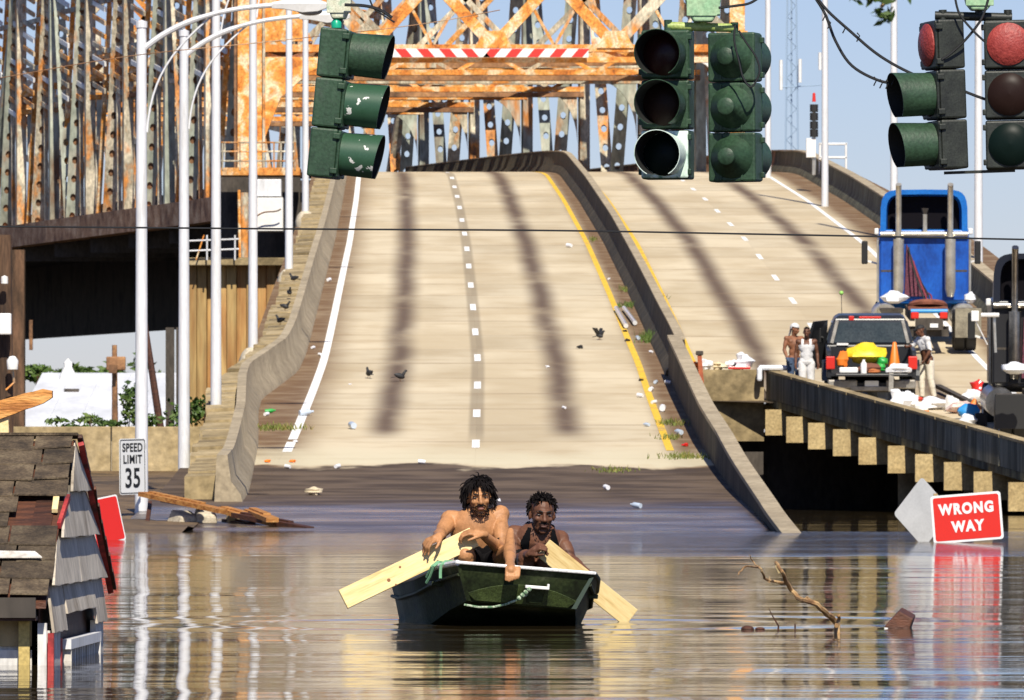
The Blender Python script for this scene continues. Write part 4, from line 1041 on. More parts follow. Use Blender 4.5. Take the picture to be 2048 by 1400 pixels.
def br_(pts, r0, r1, nm='limb'):
    pts = spl(pts, 4); n = len(pts)
    MB().tube([J(x, y, Yb + .15*math.sin(i*.4)) + V((random.uniform(-.004,.004),0,random.uniform(-.004,.004))) for i, (x, y) in enumerate(pts)], [r0 + (r1-r0)*i/(n-1) for i in range(n)], 7).build(nm, BARK, t, smooth=True)
br_([(1672,1285),(1674,1250),(1655,1228),(1625,1205),(1600,1198),(1582,1180),(1572,1160),(1560,1138),(1552,1126)], .020, .010)
br_([(1572,1165),(1550,1164),(1530,1156),(1522,1138),(1510,1133),(1490,1134),(1476,1148)], .010, .004)
br_([(1515,1134),(1505,1122),(1500,1110)], .005, .002); br_([(1674,1252),(1677,1240),(1677,1230)], .013, .009); br_([(1620,1204),(1616,1195),(1612,1198)], .007, .004)
br_([(1538,1165),(1540,1153)], .004, .002)
mb = MB(); mb.tube([J(1553,1130,Yb+.1), J(1561,1145,Yb+.1)], [.012,.014], 7); mb.build('bare_tip', PINE, t)
t = thing('dead_twig', 'small dark twigs breaking the surface left of the dead branch', 'twig', J(1555,1258,50.2))
MB().tube([J(1555,1268,50.2), J(1557,1252,50.2), J(1545,1232,50.2), J(1537,1216,50.2)], [.007,.006,.004,.002], 5).build('twig_stem', WOOD_DARK, t)
MB().tube([J(1590,1266,50), J(1590,1248,50)], .005, 5).build('twig_stem', WOOD_DARK, t)
MB().ell(J(1495,1258,50.2), (.04,.05,.022)).build('twig_knot', WOOD_DARK, t); MB().ell(J(1520,1258,50.2), (.03,.04,.012)).build('twig_knot', WOOD_DARK, t)
c = J(1795,1248,50.6)
mb = MB(); mb.prism([J(1766,1264,50.6), J(1770,1252,50.6), J(1798,1222,50.6), J(1826,1238,50.6), J(1815,1270,50.6), J(1780,1280,50.6)], (.03,.25,.02))
one(mb, 'driftwood_block', WOOD_DARK, 'dark wet block of timber floating upright right of the dead branch', 'driftwood', c, bevel=.008)
one(MB().prism([J(1768,1268,50.5), J(1769,1255,50.5), J(1776,1256,50.5), J(1776,1268,50.5)], (0,.04,0)), 'paper_scrap', WHITE, 'white scrap stuck on the floating timber block', 'scrap', J(1772,1262,50.5))
# leafy twig hanging in at the top, close to the camera
c = J(1765,-5,24); t = thing('tree_branch', 'blurred leafy branch tip hanging into the top of the view', 'branch', c)
MB().tube([J(1900,-160,24), J(1800,-40,24), J(1762,15,24)], [.03,.015,.005], 6).build('limb', BARK, t)
mb = MB(); leaves(mb, J(1765,-8,24), (.11,.1,.05), 100, .022); leaves(mb, J(1768,24,24), (.035,.05,.035), 40, .018); mb.build('leaves', LEAF, t, fix=False)
# ------------------------------------------------------------------ boat
HULL = M('dark_green_hull', [(.010,.013,.006),(.022,.032,.012),(.034,.046,.017),(.07,.075,.045)], 4, .62, spec=.22, bump=.15, bscale=30, fine=.35)
PANEL = M('mossy_bow_panel', [(.022,.034,.010),(.045,.065,.017),(.065,.09,.026)], 9, .5, bump=.2, fine=.4)
TB = MX.Translation((.057, 51.0, 0)) @ MX.Rotation(R(6.8), 4, 'Z') @ MX.Rotation(R(4.6), 4, 'Y')
boat = thing('jon_boat', 'dark green flat bottomed boat with white bow edge carrying two men', 'boat', (.057, 51.0, 0)); boat.matrix_basis = TB
sec = [(0,.43,.36,.34,.13,.10),(.4,.51,.325,.40,.06,.5),(1.0,.585,.245,.47,-.06,1.05),(1.8,.60,.205,.50,-.12,1.8),(2.7,.55,.2,.46,-.1,2.65)]
def ring_(s_, d):
    y, ht, zt_, hb, zb, yb_ = s_
    return [V((-ht+d, y+d, zt_)), V((-(ht*.55+hb*.45)+d, y*.5+yb_*.5+d, (zt_+zb)/2+.03)), V((-hb+d, yb_+d, zb+d)), V((hb-d, yb_+d, zb+d)), V(((ht*.55+hb*.45)-d, y*.5+yb_*.5+d, (zt_+zb)/2+.03)), V((ht-d, y+d, zt_))]
def lin(n=5):
    out = []
    for a, b in zip(sec, sec[1:]):
        for k in range(n):
            f = k/n; out.append(tuple(a[i]+(b[i]-a[i])*f for i in range(6)))
    return out + [sec[-1]]
L5 = lin()
mb = MB(); o_ = [ring_(s_, 0) for s_ in L5]; i_ = [ring_(s_, .022) for s_ in L5]
mb.loft(o_); mb.loft(i_); mb.add(o_[0] + i_[0], [(0,1,2,3,4,5),(11,10,9,8,7,6)]); mb.add(o_[-1] + i_[-1], [(0,1,2,3,4,5),(11,10,9,8,7,6)])
mb.build('hull', HULL, boat, local=True, fix=True, smooth=True)
for sx in (-1, 1):
    MB().tube([V((sx*(s_[1]-.005), s_[0], s_[2]+.004)) for s_ in L5], .018, 8).build('gunwale', POLE if sx < 0 else HULL, boat, local=True, smooth=True)
    MB().tube([V((sx*(s_[1]*.72+s_[3]*.28+.004), s_[0]+.02, s_[2]*.62+s_[4]*.38+.02)) for s_ in L5], .012, 6).build('rub_strake', HULL, boat, local=True, smooth=True)
MB().box((0,.045,.366), (.88,.12,.02)).build('bow_edge', M('scuffed_white_edge', [(.4,.4,.38),(.7,.7,.69),(.76,.76,.75)], 7, .5, lo=.25, hi=.5), boat, local=True, bevel=.008)
# arched panel on the bow
def bowp(x, z, d=.012): f = (.36 - z) / .23; return V((x, .10*f - d, z))
top = [bowp(x, .175 + .085*(1-(x/.36)**2)) for x in [-.345+.069*k for k in range(11)]]
MB().prism(top + [bowp(.29,.137), bowp(-.29,.137)], (0,.012,0)).build('bow_panel', PANEL, boat, local=True, bevel=.004)
MB().prism([bowp(.02,.235,.02), bowp(.135,.235,.02), bowp(.125,.15,.02), bowp(.03,.15,.02)], (0,.012,0)).build('bow_eye_plate', HULL, boat, local=True, bevel=.004)
MB().box(bowp(.08,.25,.04), (.15,.04,.02)).box(bowp(.148,.262,.04), (.014,.03,.03)).build('tow_handle', WHITE, boat, local=True, bevel=.005)
for y, z in ((.62,.22),(1.75,.14),(2.35,.12)):
    MB().box((0,y,z), (1.05,.3,.03)).build('thwart', HULL, boat, local=True, bevel=.006)
for sx in (-1, 1):                          # corner straps at the bow
    MB().prism([bowp(sx*.40,.33,.014), bowp(sx*.425,.34,.014), bowp(sx*.345,.135,.014), bowp(sx*.315,.135,.014)], (0,.02,0)).build('corner_strap', flat('strap_grey_green' , (.10,.14,.11), .5) if sx == 1 else HULL, boat, local=True)
ROPE = M('green_white_rope', [(.12,.22,.12),(.45,.52,.38)], 60, .8, lo=.45, hi=.55)
tw = lambda p: TB @ V(p)
rp = [tw(bowp(.03,.25,.05)), tw(bowp(.02,.2,.06)), tw(bowp(-.03,.165,.05)), tw(bowp(-.10,.13,.045)), tw(bowp(-.18,.107,.05)), tw(bowp(-.27,.10,.06)), tw(bowp(-.36,.108,.06))]
one(MB().tube(rp, .007, 6), 'bow_rope', ROPE, 'twisted pale green rope looping from the tow handle across the bow', 'rope', rp[0], smooth=True)
mb = MB()
for k in range(4): mb.ell(tw(bowp(.03-.018*k,.235-.02*k,.06)), (.016,.014,.016))
one(mb, 'rope_knot', ROPE, 'knot in the rope below the tow handle on the bow', 'knot', rp[0], smooth=True)
LROPE = flat('light_green_rope', (.16,.36,.2), .8)
gp = lambda y, o, dz: tw((-interp([(s_[0], s_[1]) for s_ in L5], y) - o, y, interp([(s_[0], s_[2]) for s_ in L5], y) + dz))
for k, pts in enumerate(([(.42,-.05,.03),(.36,.0,.03),(.34,.035,0),(.38,.04,-.06),(.42,.05,-.10)],[(.28,-.06,.03),(.24,0,.025),(.22,.03,.0),(.22,.03,-.05),(.21,.03,-.085)],[(.43,-.05,.025),(.40,.0,.03),(.38,.035,.0),(.45,.045,-.06)])):
    one(MB().tube([gp(*p) for p in pts], .010, 6), 'gunwale_rope', LROPE, ('light green rope end hanging lowest over the left gunwale','short light green rope loop nearest the white bow edge','third rope strand tied between the two on the left gunwale')[k], 'rope', gp(*pts[0]), smooth=True)
# planks used as oars
p, q = J(686, 1199, 51.25), J(948, 1074, 51.45)
PINE2 = M('pine_board', [(.42,.24,.07),(.70,.51,.22),(.80,.63,.31),(.62,.41,.15)], 4, .6, stretch=(.8,9,9), lo=.25, hi=.75, fine=.06)
def plank(p, q, w_, h_, up, label):
    d = (q - p); L_ = d.length; d.normalize(); up = V(up); sd = d.cross(up).normalized(); u = sd.cross(d)
    mm = MX((d, sd, u)).transposed().to_4x4(); mm.translation = (p + q)/2
    o = MB().box((0,0,0), (L_, w_, h_)).build('pine_plank', PINE2, None, bevel=.003)
    o.matrix_basis = mm; return tag(o, label, 'plank')
oar = plank(p, q, .128, .024, (0,-1,.15), 'long pale pine plank held across by the bearded shirtless man')
KNOT = flat('wood_knot', (.22,.085,.025), .7)
for f, o2, r_ in ((.34,.008,.012),(.45,-.014,.008),(.70,.02,.008),(.37,.03,.006)):
    d = (q-p).normalized(); c = p + (q-p)*f; n_ = V((0,-1,.15)).normalized(); sd = d.cross(n_).normalized()
    mm = MX((d, sd, n_)).transposed().to_4x4(); mm.translation = c + sd*o2*2 + n_*.0122
    MB().lathe([(r_,0),(r_*.5,.0006),(0,.0008)], 10, mm).build('wood_knot', KNOT, oar)
p2, q2 = J(1087, 1096, 52.48), J(1262, 1236, 52.7)
plank(p2, q2, .135, .024, (0,-1,.1), 'shorter pale pine plank dipped in the water by the man in black')

# ------------------------------------------------------------------ people
def remesh(mb, voxel, sm, name, mat, parent):
    me = bpy.data.meshes.new(name); me.from_pydata([tuple(p) for p in mb.v], [], mb.f)
    bm = bmesh.new(); bm.from_mesh(me); bmesh.ops.recalc_face_normals(bm, faces=bm.faces); bm.to_mesh(me); bm.free()
    ob = bpy.data.objects.new(name, me); S.collection.objects.link(ob)
    m = ob.modifiers.new('r', 'REMESH'); m.mode = 'VOXEL'; m.voxel_size = voxel
    m2 = ob.modifiers.new('s', 'SMOOTH'); m2.factor = .5; m2.iterations = sm
    dg = bpy.context.evaluated_depsgraph_get(); new = bpy.data.meshes.new_from_object(ob.evaluated_get(dg))
    bpy.data.objects.remove(ob); bpy.data.meshes.remove(me)
    inv = wm(parent).inverted()
    world = [v.co.copy() for v in new.vertices]; norms = [v.normal.copy() for v in new.vertices]
    polys = [tuple(p.vertices) for p in new.polygons]
    new.transform(inv); new.materials.clear(); new.materials.append(mat)
    new.polygons.foreach_set('use_smooth', [True]*len(new.polygons))
    o = bpy.data.objects.new(name, new); S.collection.objects.link(o); o.parent = parent
    o.name = name
    return o, world, norms, polys
def cloth(name, data, pred, off, mat, parent, thick=.005):
    o, wv, wn, pl_ = data; mp = {}; vs = []; fs = []
    for f in pl_:
        if all(pred(wv[i]) for i in f):
            ff = []
            for i in f:
                if i not in mp: mp[i] = len(vs); vs.append(wv[i] + wn[i]*off)
                ff.append(mp[i])
            fs.append(ff)
    if not fs: return
    mb = MB(); mb.v = vs; mb.f = fs; mb.m = [0]*len(fs)
    c = mb.build(name, mat, parent, fix=False)
    c.data.polygons.foreach_set('use_smooth', [True]*len(c.data.polygons))
    sm = c.modifiers.new('t', 'SOLIDIFY'); sm.thickness = thick; sm.offset = -1
    return c
def basis(d, n):
    d = d.normalized(); n = (n - d*n.dot(d)).normalized(); return d, n, n.cross(d)
def hand(mb, wrist, d, n, side, curl=(18,30,22), k=1.0, spread=.1):
    d, n, t = basis(V(d), V(n)); t = t * side
    wrist = V(wrist)
    for i, o2 in enumerate((.030,.011,-.009,-.027)):
        kn = wrist + d*(.088 - .004*abs(i-1))*k + t*o2*k
        mb.cap(wrist + t*o2*.55*k + d*.012*k, kn, .0155*k, .0118*k, 8)
        dd = (d + t*(spread*(1.2-i)*.6)).normalized(); p = kn
        for j, ln in enumerate((.042,.027,.021)):
            l = ln * (1.0,1.08,1.0,.8)[i] * k
            a = R(curl[j]); ax = dd.cross(n).normalized()
            dd = (MX.Rotation(a, 3, ax) @ dd).normalized()
            q = p + dd*l; mb.cap(p, q, (.0098,.0088,.0078)[j]*k, (.009,.008,.0065)[j]*k, 8); p = q
    th = wrist + d*.022*k + t*.026*k; td = (t*.75 + d*.65 + n*.25).normalized()
    mb.cap(wrist + t*.012*k, th + td*.03*k, .018*k, .0135*k, 8)
    p = th + td*.03*k; td2 = (td*.6 + d*.6 + n*.3).normalized(); q = p + td2*.032*k
    mb.cap(p, q, .0115*k, .010*k, 8); mb.cap(q, q + (td2 + d*.3).normalized()*.024*k, .010*k, .0078*k, 8)
    mb.cap(wrist - d*.02*k, wrist + d*.04*k, .024*k, .026*k, 10)
def headM(c, yaw, pitch=0, roll=0, k=1.0): return MX.Translation(V(c)) @ MX.Rotation(R(yaw), 4, 'Z') @ MX.Rotation(R(roll), 4, 'Y') @ MX.Rotation(R(pitch), 4, 'X') @ MX.Scale(k, 4)
def head(mb, hm):
    r3 = hm.to_3x3(); 
    def e(c, r): mb.ell(hm @ V(c), r, r3, 16, 12)
    e((0,.012,.035), (.076,.095,.085)); e((0,-.02,-.02), (.063,.072,.09)); e((0,-.034,-.078), (.05,.045,.036)); e((0,-.062,-.102), (.024,.02,.017))
    e((0,-.083,.026), (.05,.014,.011)); e((.030,-.083,.024), (.024,.012,.009)); e((-.030,-.083,.024), (.024,.012,.009))
    mb.cap(hm @ V((0,-.088,.014)), hm @ V((0,-.112,-.026)), .009*hm.to_scale()[0], .014*hm.to_scale()[0]); e((.013,-.1,-.03), (.010,.012,.009)); e((-.013,-.1,-.03), (.010,.012,.009))
    for s_ in (1,-1):
        e((s_*.037,-.066,-.022), (.022,.02,.018)); e((s_*.076,.01,-.008), (.011,.02,.032)); e((s_*.03,-.07,.004), (.016,.014,.009))
    e((0,-.088,-.056), (.026,.014,.009)); e((0,-.086,-.069), (.022,.014,.009))
EYE_W = flat('eye_white', (.22,.19,.17), .35); IRIS = flat('dark_iris', (.015,.008,.005), .2); LIP = flat('lips', (.26,.10,.07), .55); BROW = flat('eyebrow', (.012,.008,.006), .8)
def face_parts(T, hm, lip=LIP, brow=True):
    r3 = hm.to_3x3()
    for s_ in (1,-1):
        ey = MB().ell(hm @ V((s_*.031,-.0795,.006)), (.0115,.008,.0045), r3).build('eye', EYE_W, T, smooth=True)
        MB().ell(hm @ V((s_*.031,-.0865,.0055)), (.0048,.003,.0040), r3).build('iris', IRIS, ey, smooth=True)
        if brow: MB().tube([hm @ V((s_*.012,-.0965,.024)), hm @ V((s_*.03,-.0955,.031)), hm @ V((s_*.054,-.078,.024))], [.004,.0055,.003], 6).build('eyebrow', BROW, T)
    MB().ell(hm @ V((0,-.099,-.057)), (.024,.006,.0055), r3).ell(hm @ V((0,-.098,-.067)), (.02,.006,.006), r3).build('lips', lip, T, smooth=True)
def strands(T, hm, n, ln, region, mat, r=.0045, name='hair', drop=.6, curl=.012, out=.5):
    mb = MB(); sc = hm.to_scale()[0]
    k = 0
    while k < n:
        a = random.uniform(0, 6.283); zc = random.uniform(-1, 1); rr = math.sqrt(1 - zc*zc)
        d = V((rr*math.cos(a), rr*math.sin(a), zc))
        if not region(d): continue
        k += 1
        p = V((d.x*.08, d.y*.1 + .01, d.z*.095 + .032)); L_ = ln * random.uniform(.6, 1.2); dirv = (d*out + V((d.x*.5, d.y*.5, -drop*.5)) + V((random.gauss(0,.25), random.gauss(0,.25), random.gauss(0,.2)))).normalized()
        pts = [hm @ (p*.93)]; ph = random.uniform(0, 6)
        for j in range(6):
            dirv = (dirv + V((0,0,-drop*.5)) + V((math.cos(ph+j*2.1), math.sin(ph+j*2.1), .3*math.sin(ph*3+j)))*curl*22).normalized()
            p = p + dirv*L_/6; pts.append(hm @ p)
        mb.tube(pts, [r*sc*(1-.11*j) for j in range(7)], 4)
    return mb.build(name, mat, T, smooth=True, fix=False)
def hair_cap(T, hm, mat, test, grow=1.07, name='hair'):
    mb = MB(); nu, nv = 26, 18; vs = {}; 
    def pt(i, j):
        a = math.pi*i/nv; b = 2*math.pi*j/nu; d = V((math.sin(a)*math.cos(b), math.sin(a)*math.sin(b), math.cos(a)))
        bmp = 1 + .05*math.sin(9*b + 3*i)*math.sin(5*a*2)
        return d, hm @ V((d.x*.0765*grow*bmp, .012 + d.y*.096*grow*bmp, .035 + d.z*.087*grow*bmp))
    for i in range(nv):
        for j in range(nu):
            q = [pt(i,j), pt(i+1,j), pt(i+1,j+1), pt(i,j+1)]
            if all(test(x[0]) for x in q): mb.add([x[1] for x in q], [(0,1,2,3)])
    return mb.build(name, mat, T, smooth=True, fix=False)
def torso(mb, pel, wst, chs, nck, shL, shR, k=1.0, face=V((0,-1,0))):
    up = (nck - pel).normalized(); ac = (shR - shL).normalized()
    def orient(u, a_):
        f = a_.cross(u).normalized(); a2 = u.cross(f).normalized() ; return MX((a2, f, u)).transposed()
    mb.ell(pel, (.155*k,.115*k,.12*k), orient(up, ac), 20, 14); mb.ell(wst, (.135*k,.10*k,.14*k), orient(up, ac), 20, 14)
    cu = (nck - wst).normalized()
    mb.ell(chs, (.165*k,.11*k,.16*k), orient(cu, ac), 20, 14); mb.ell(chs.lerp(nck,.35), (.15*k,.09*k,.1*k), orient(cu, ac), 20, 14)
    mb.cap(pel, wst, .12*k, .105*k, 16); mb.cap(wst, chs, .11*k, .12*k, 16)
    f = face
    for s_, sh in ((1,shL),(-1,shR)):
        mb.cap(nck - up*.03*k, sh, .052*k, .050*k, 12)
        mb.cap(chs.lerp(nck,.2) , sh, .09*k, .062*k, 12)
        mb.ell(chs.lerp(sh,.42) + f*.055*k - up*.0*k, (.075*k,.04*k,.06*k), orient(cu, ac))   # pectorals
def arm(mb, sh, el, wr, k=1.0):
    mb.cap(sh, el, .051*k, .039*k, 12); mb.cap(sh.lerp(el,.35), sh.lerp(el,.65), .053*k, .049*k, 12); mb.cap(el, wr, .042*k, .027*k, 12); mb.cap(el.lerp(wr,.15), el.lerp(wr,.4), .044*k, .040*k, 12)
def leg(mb, hip, kn, an, k=1.0):
    mb.cap(hip, kn, .088*k, .058*k, 14); mb.cap(kn, an, .055*k, .036*k, 12); mb.cap(kn.lerp(an,.12), kn.lerp(an,.45), .057*k, .053*k, 12)
def foot(mb, an, d, k=1.0):
    d = V(d).normalized(); mb.cap(an - d*.03*k - V((0,0,.03*k)), an + d*.13*k - V((0,0,.05*k)), .036*k, .026*k, 10); mb.cap(an, an + d*.08*k - V((0,0,.035*k)), .036*k, .028*k, 10)
    for q in range(5):
        sd = d.cross(V((0,0,1))).normalized() * ((q-2)*.016*k); mb.cap(an + d*.12*k + sd - V((0,0,.053*k)), an + d*(.165-.006*q)*k + sd - V((0,0,.058*k)), .012*k, .009*k, 8)
# ---- bearded man in the bow
Z1 = 51.85
j1 = lambda x, y, d=0: J(x, y, Z1 + d)
T1 = thing('person', 'bearded man with wild black curls, bare chested, resting both hands on a plank', 'person', j1(960, 1140))
mb = MB()
pel, wst, chs, nck = j1(964,1122,.05), j1(958,1096,.03), j1(952,1060,0), j1(955,1031,-.02)
shL, shR = j1(900,1039,.0), j1(1000,1029,.02)           # image left / image right
torso(mb, pel, wst, chs, nck, shL, shR, 1.0)
hm1 = headM(j1(958,995,-.07), 6, 4, -3, .97)
mb.cap(nck - V((0,0,.02)), j1(957,1012,-.04), .062, .058, 14)
head(mb, hm1)
elL, wrL = j1(880,1069,-.2), j1(878,1073,-.46)
arm(mb, shL, elL, wrL); hand(mb, wrL, V((-.55,-.45,-.25)), V((.1,.5,-1)), -1, (35,55,35))
elR, wrR = j1(1004,1101,-.16), j1(964,1068,-.45)
arm(mb, shR, elR, wrR); hand(mb, wrR, V((-.9,-.15,.12)), V((-.25,.35,-.9)), -1, (28,45,30))
hipL, hipR = j1(942,1128,.0), j1(984,1128,.0)
knL, anL = j1(929,1110,-.40), j1(930,1180,-.30)
leg(mb, hipL, knL, anL); foot(mb, anL, (0,-1,0))
knR, anR = j1(1019,1100,-.36), j1(1020,1132,-.78)
leg(mb, hipR, knR, anR, .74)
mb.cap(j1(1021,1062,-.2), j1(1019,1100,-.36), .022, .04, 10)
# bare foot hooked over the bow edge
mb.cap(anR, j1(1022,1140,-.93), .036, .03, 10)
for q in range(5):
    x0 = 1010 + q*6; mb.cap(j1(x0+4,1136,-.92), j1(x0+3,1152 + (3 if q == 2 else 0),-.955), .013, .011, 8); mb.cap(j1(x0+3,1152,-.955), j1(x0+2,1162-abs(q-1)*2,-.955), .011, .009, 8)
d1 = remesh(mb, .0055, 3, 'body', SKIN_A, T1)
SHORTS = flat('dark_shorts', (.012,.011,.012), .95, spec=.05)
hipm = (hipL + hipR)/2
def in_shorts(p):
    if p.z < pel.z + .05 and p.y > pel.y - .12 and abs(p.x - pel.x) < .22 and p.z > .2: return True
    for hp, kn, lim in ((hipL, knL, .80), (hipR, knR, .5)):
        ax = kn - hp; f = (p - hp).dot(ax) / ax.length_squared
        if -.2 < f < lim and (p - hp - ax*f).length < .12: return True
    return False
cloth('shorts', d1, in_shorts, .012, SHORTS, T1)
face_parts(T1, hm1)
hair_cap(T1, hm1, HAIR, lambda d: d.z > .35 and (d.y > -.75 or d.z > .72) or (d.y > -.15 and d.z > -.55), 1.04)
strands(T1, hm1, 800, .072, lambda d: (d.z > .42 and d.y > -.72) or (d.y > -.18 and d.z > -.55), HAIR, .0062, drop=.62, curl=.022, out=.5)
strands(T1, hm1, 16, .09, lambda d: d.z > .35 and -.98 < d.y < -.6 and abs(d.x) < .6, HAIR, .003, 'fringe', drop=1.0, curl=.008, out=.35)
def beard(T, hm, n, ln, r=.004):
    mb = MB(); sc = hm.to_scale()[0]
    for _ in range(n):
        a = random.uniform(-1.35, 1.35); z = random.uniform(-.115, -.035)
        if abs(a) < .42 and -.088 < z < -.048: continue
        if abs(a) < 1.0 and z > -.05 and not (abs(a) < .5 and z < -.038): continue
        p = V((.062*math.sin(a)*(1 + (z+.06)*1.6), -.030 - .062*math.cos(a)*(1 + (z+.06)*1.1), z))
        dd = V((p.x*5, -.35, -1 + random.gauss(0,.3))).normalized(); L_ = ln*random.uniform(.6,1.2)
        mb.tube([hm @ p, hm @ (p + dd*L_*.5), hm @ (p + dd*L_ + V((random.gauss(0,.006),0,0)))], [r*sc, r*sc*.9, r*sc*.4], 4)
    return mb.build('beard', HAIR, T, fix=False)
beard(T1, hm1, 300, .006, .0026)
MB().tube([hm1 @ V((-.034,-.094,-.052)), hm1 @ V((-.016,-.108,-.043)), hm1 @ V((0,-.110,-.042)), hm1 @ V((.016,-.108,-.043)), hm1 @ V((.034,-.094,-.052))], [.004,.006,.005,.006,.004], 6).build('moustache', HAIR, T1)
NAIL = flat('fingernail', (.6,.42,.32), .4)
# ---- man in black behind him
Z2 = 52.95
j2 = lambda x, y, d=0: J(x, y, Z2 + d)
T2 = thing('person', 'man in a black tank top, fist on a plank, sitting behind the bearded man', 'person', j2(1075, 1150))
mb = MB()
pel2, wst2, chs2, nck2 = j2(1068,1142,.05), j2(1070,1115,.02), j2(1074,1088,-.03), j2(1080,1060,-.06)
sL2, sR2 = j2(1028,1068,-.03), j2(1120,1078,.0)
torso(mb, pel2, wst2, chs2, nck2, sL2, sR2, .97)
hm2 = headM(j2(1084,1029,-.12), 10, 6, 3, 1.02)
mb.cap(nck2 - V((0,0,.03)), j2(1083,1045,-.1), .06, .057, 14); head(mb, hm2)
el2, wr2 = j2(1026,1124,-.2), j2(1060,1107,-.52)
arm(mb, sL2, el2, wr2); hand(mb, wr2, V((.6,-.3,.45)), V((.6,.5,-.6)), 1, (60,80,50), .98)
el3, wr3 = j2(1142,1122,-.10), j2(1176,1148,-.30)
arm(mb, sR2, el3, wr3, 1.05); hand(mb, wr3, V((.42,-.1,-.8)), V((-.3,.75,-.35)), 1, (30,50,30), .98)
hl, hr = j2(1052,1146,0), j2(1088,1146,0); k1, a1 = j2(1052,1116,-.42), j2(1050,1185,-.36); k2, a2 = j2(1090,1125,-.40), j2(1088,1185,-.34)
leg(mb, hl, k1, a1); leg(mb, hr, k2, a2); foot(mb, a1, (0,-1,0)); foot(mb, a2, (0,-1,0))
d2 = remesh(mb, .0055, 3, 'body', SKIN_B, T2)
TANK = flat('black_cotton', (.006,.006,.007), .95, spec=.05)
axn = (sR2 - sL2).normalized(); upn = (nck2 - pel2).normalized()
def in_tank(p):
    q = p - nck2; a = q.dot(axn); u_ = q.dot(upn); fr = q.dot(V((0,-1,0)))
    if u_ < -.42 or u_ > .03: return False
    w_ = .155 if u_ < -.13 else .155 - (u_ + .13)*.45
    if abs(a) > w_: return False
    if abs(a) < .062 and u_ > (-.10 if fr > 0 else -.03): return False
    if u_ > -.0 and abs(a) < .055: return False
    if (p - el2).length < .13 or (p - wr2).length < .15: return False
    return True
cloth('tank_top', d2, in_tank, .010, TANK, T2)
def in_sh2(p):
    for hp, kn, lim in ((hl, k1, .62), (hr, k2, .9)):
        ax = kn - hp; f = (p - hp).dot(ax) / ax.length_squared
        if -.3 < f < lim and (p - hp - ax*f).length < .12: return True
    return p.z < pel2.z + .06 and p.y > pel2.y - .15 and p.z > .2
cloth('shorts', d2, in_sh2, .012, SHORTS, T2)
face_parts(T2, hm2, flat('dark_lips', (.10,.04,.03), .6))
hair_cap(T2, hm2, HAIR, lambda d: d.z > .42 and (d.y > -.78 or d.z > .75) or (d.y > -.1 and d.z > -.35), 1.07)
strands(T2, hm2, 420, .028, lambda d: (d.z > .45 and d.y > -.75) or (d.y > -.12 and d.z > -.4), HAIR, .006, drop=.2, curl=.03, out=.9)
MB().tube([hm2 @ V((-.03,-.094,-.05)), hm2 @ V((-.014,-.106,-.044)), hm2 @ V((.014,-.106,-.044)), hm2 @ V((.03,-.094,-.05))], .0045, 6).build('moustache', HAIR, T2)
beard(T2, hm2, 40, .008, .003)

# ---- three people by the pickup
def ppl(label, base, hgt, skinm, pose, yaw=0):
    T = thing('person', label, 'person', base); k = hgt / 1.75
    Rz = MX.Rotation(R(yaw), 3, 'Z')
    P = lambda x, y, z: V(base) + Rz @ V((x*k, y*k, z*k))
    mb = MB(); lean = pose.get('lean', 0)
    pel, wst, chs, nck = P(0,.0,.96), P(0,-.02-lean*.2,1.1), P(0,-.02-lean*.6,1.28), P(0,-lean,1.46)
    sl_, sr_ = P(-.19,-lean,1.41), P(.19,-lean,1.41)
    torso(mb, pel, wst, chs, nck, sl_, sr_, k, Rz @ V((0,-1,0)))
    hm = headM(P(pose.get('hx',0),-.05-lean*1.2,1.62), yaw + pose.get('hyaw',0), pose.get('hp',0), 0, k)
    mb.cap(nck, hm @ V((0,.01,-.06)), .058*k, .055*k); head(mb, hm)
    for sgn, sh, key in ((-1, sl_, 'al'), (1, sr_, 'ar')):
        e_, w_ = pose[key]; e_, w_ = P(*e_), P(*w_); arm(mb, sh, e_, w_, k); hand(mb, w_, (w_-e_), Rz @ V((-sgn*.6,-.6,0)), sgn, (25,35,25), k)
    for sgn in (-1, 1):
        kn, an = P(sgn*.1,-.04 + pose.get('step',0)*sgn,.5), P(sgn*.11,.02 + pose.get('step',0)*sgn*1.6,.09); leg(mb, P(sgn*.09,0,.9), kn, an, k); foot(mb, an, Rz @ V((0,-1,0)), k)
    return T, remesh(mb, .011, 2, 'body', skinm, T), hm, P, k
WCLOTH = M('white_cotton', [(.52,.51,.5),(.74,.73,.72)], 6, .9, bump=.3, fine=.06)
KH = M('cream_trousers', [(.6,.55,.44),(.7,.65,.54)], 6, .9, bump=.3)
BLUEJ = flat('blue_jeans', (.05,.08,.14), .9)
def dz(Y): return interp(RZ_R, Y)
Yp = 184.5
def deck(px, Y): return V(((px-1024)*Y/F, Y, dz(Y)))
b = deck(1588, 186.5); T, d3, hm, P, k = ppl('bare chested man with a white head wrap at the ramp edge left of the pickup', b, 1.74, SKIN_C, dict(al=((-.25,.0,1.15),(-.22,-.12,.93)), ar=((.24,.02,1.14),(.18,-.15,.96)), hyaw=35, hp=10), 25)
cloth('jeans', d3, lambda p: .12 < (p.z-b.z)/k < .98 and abs((p - b).x) < .26*k, .014, BLUEJ, T)
hair_cap(T, hm, WCLOTH, lambda d: d.z > .1 or (d.y > .1 and d.z > -.5), 1.2, 'head_wrap')
MB().prism([hm @ V(q) for q in ((-.06,.09,.06),(.06,.09,.06),(.05,.13,-.2),(-.05,.13,-.22))], V((0,.02,0))).build('wrap_tail', WCLOTH, T)
face_parts(T, hm)
b2 = deck(1613, 185.6); T, d4, hm, P4, k4 = ppl('man in a white tank top and white shorts standing beside the pickup', b2, 1.72, SKIN_B, dict(al=((-.24,.05,1.14),(-.25,-.03,.9)), ar=((.25,.04,1.14),(.26,-.04,.9)), hyaw=-8), 4)
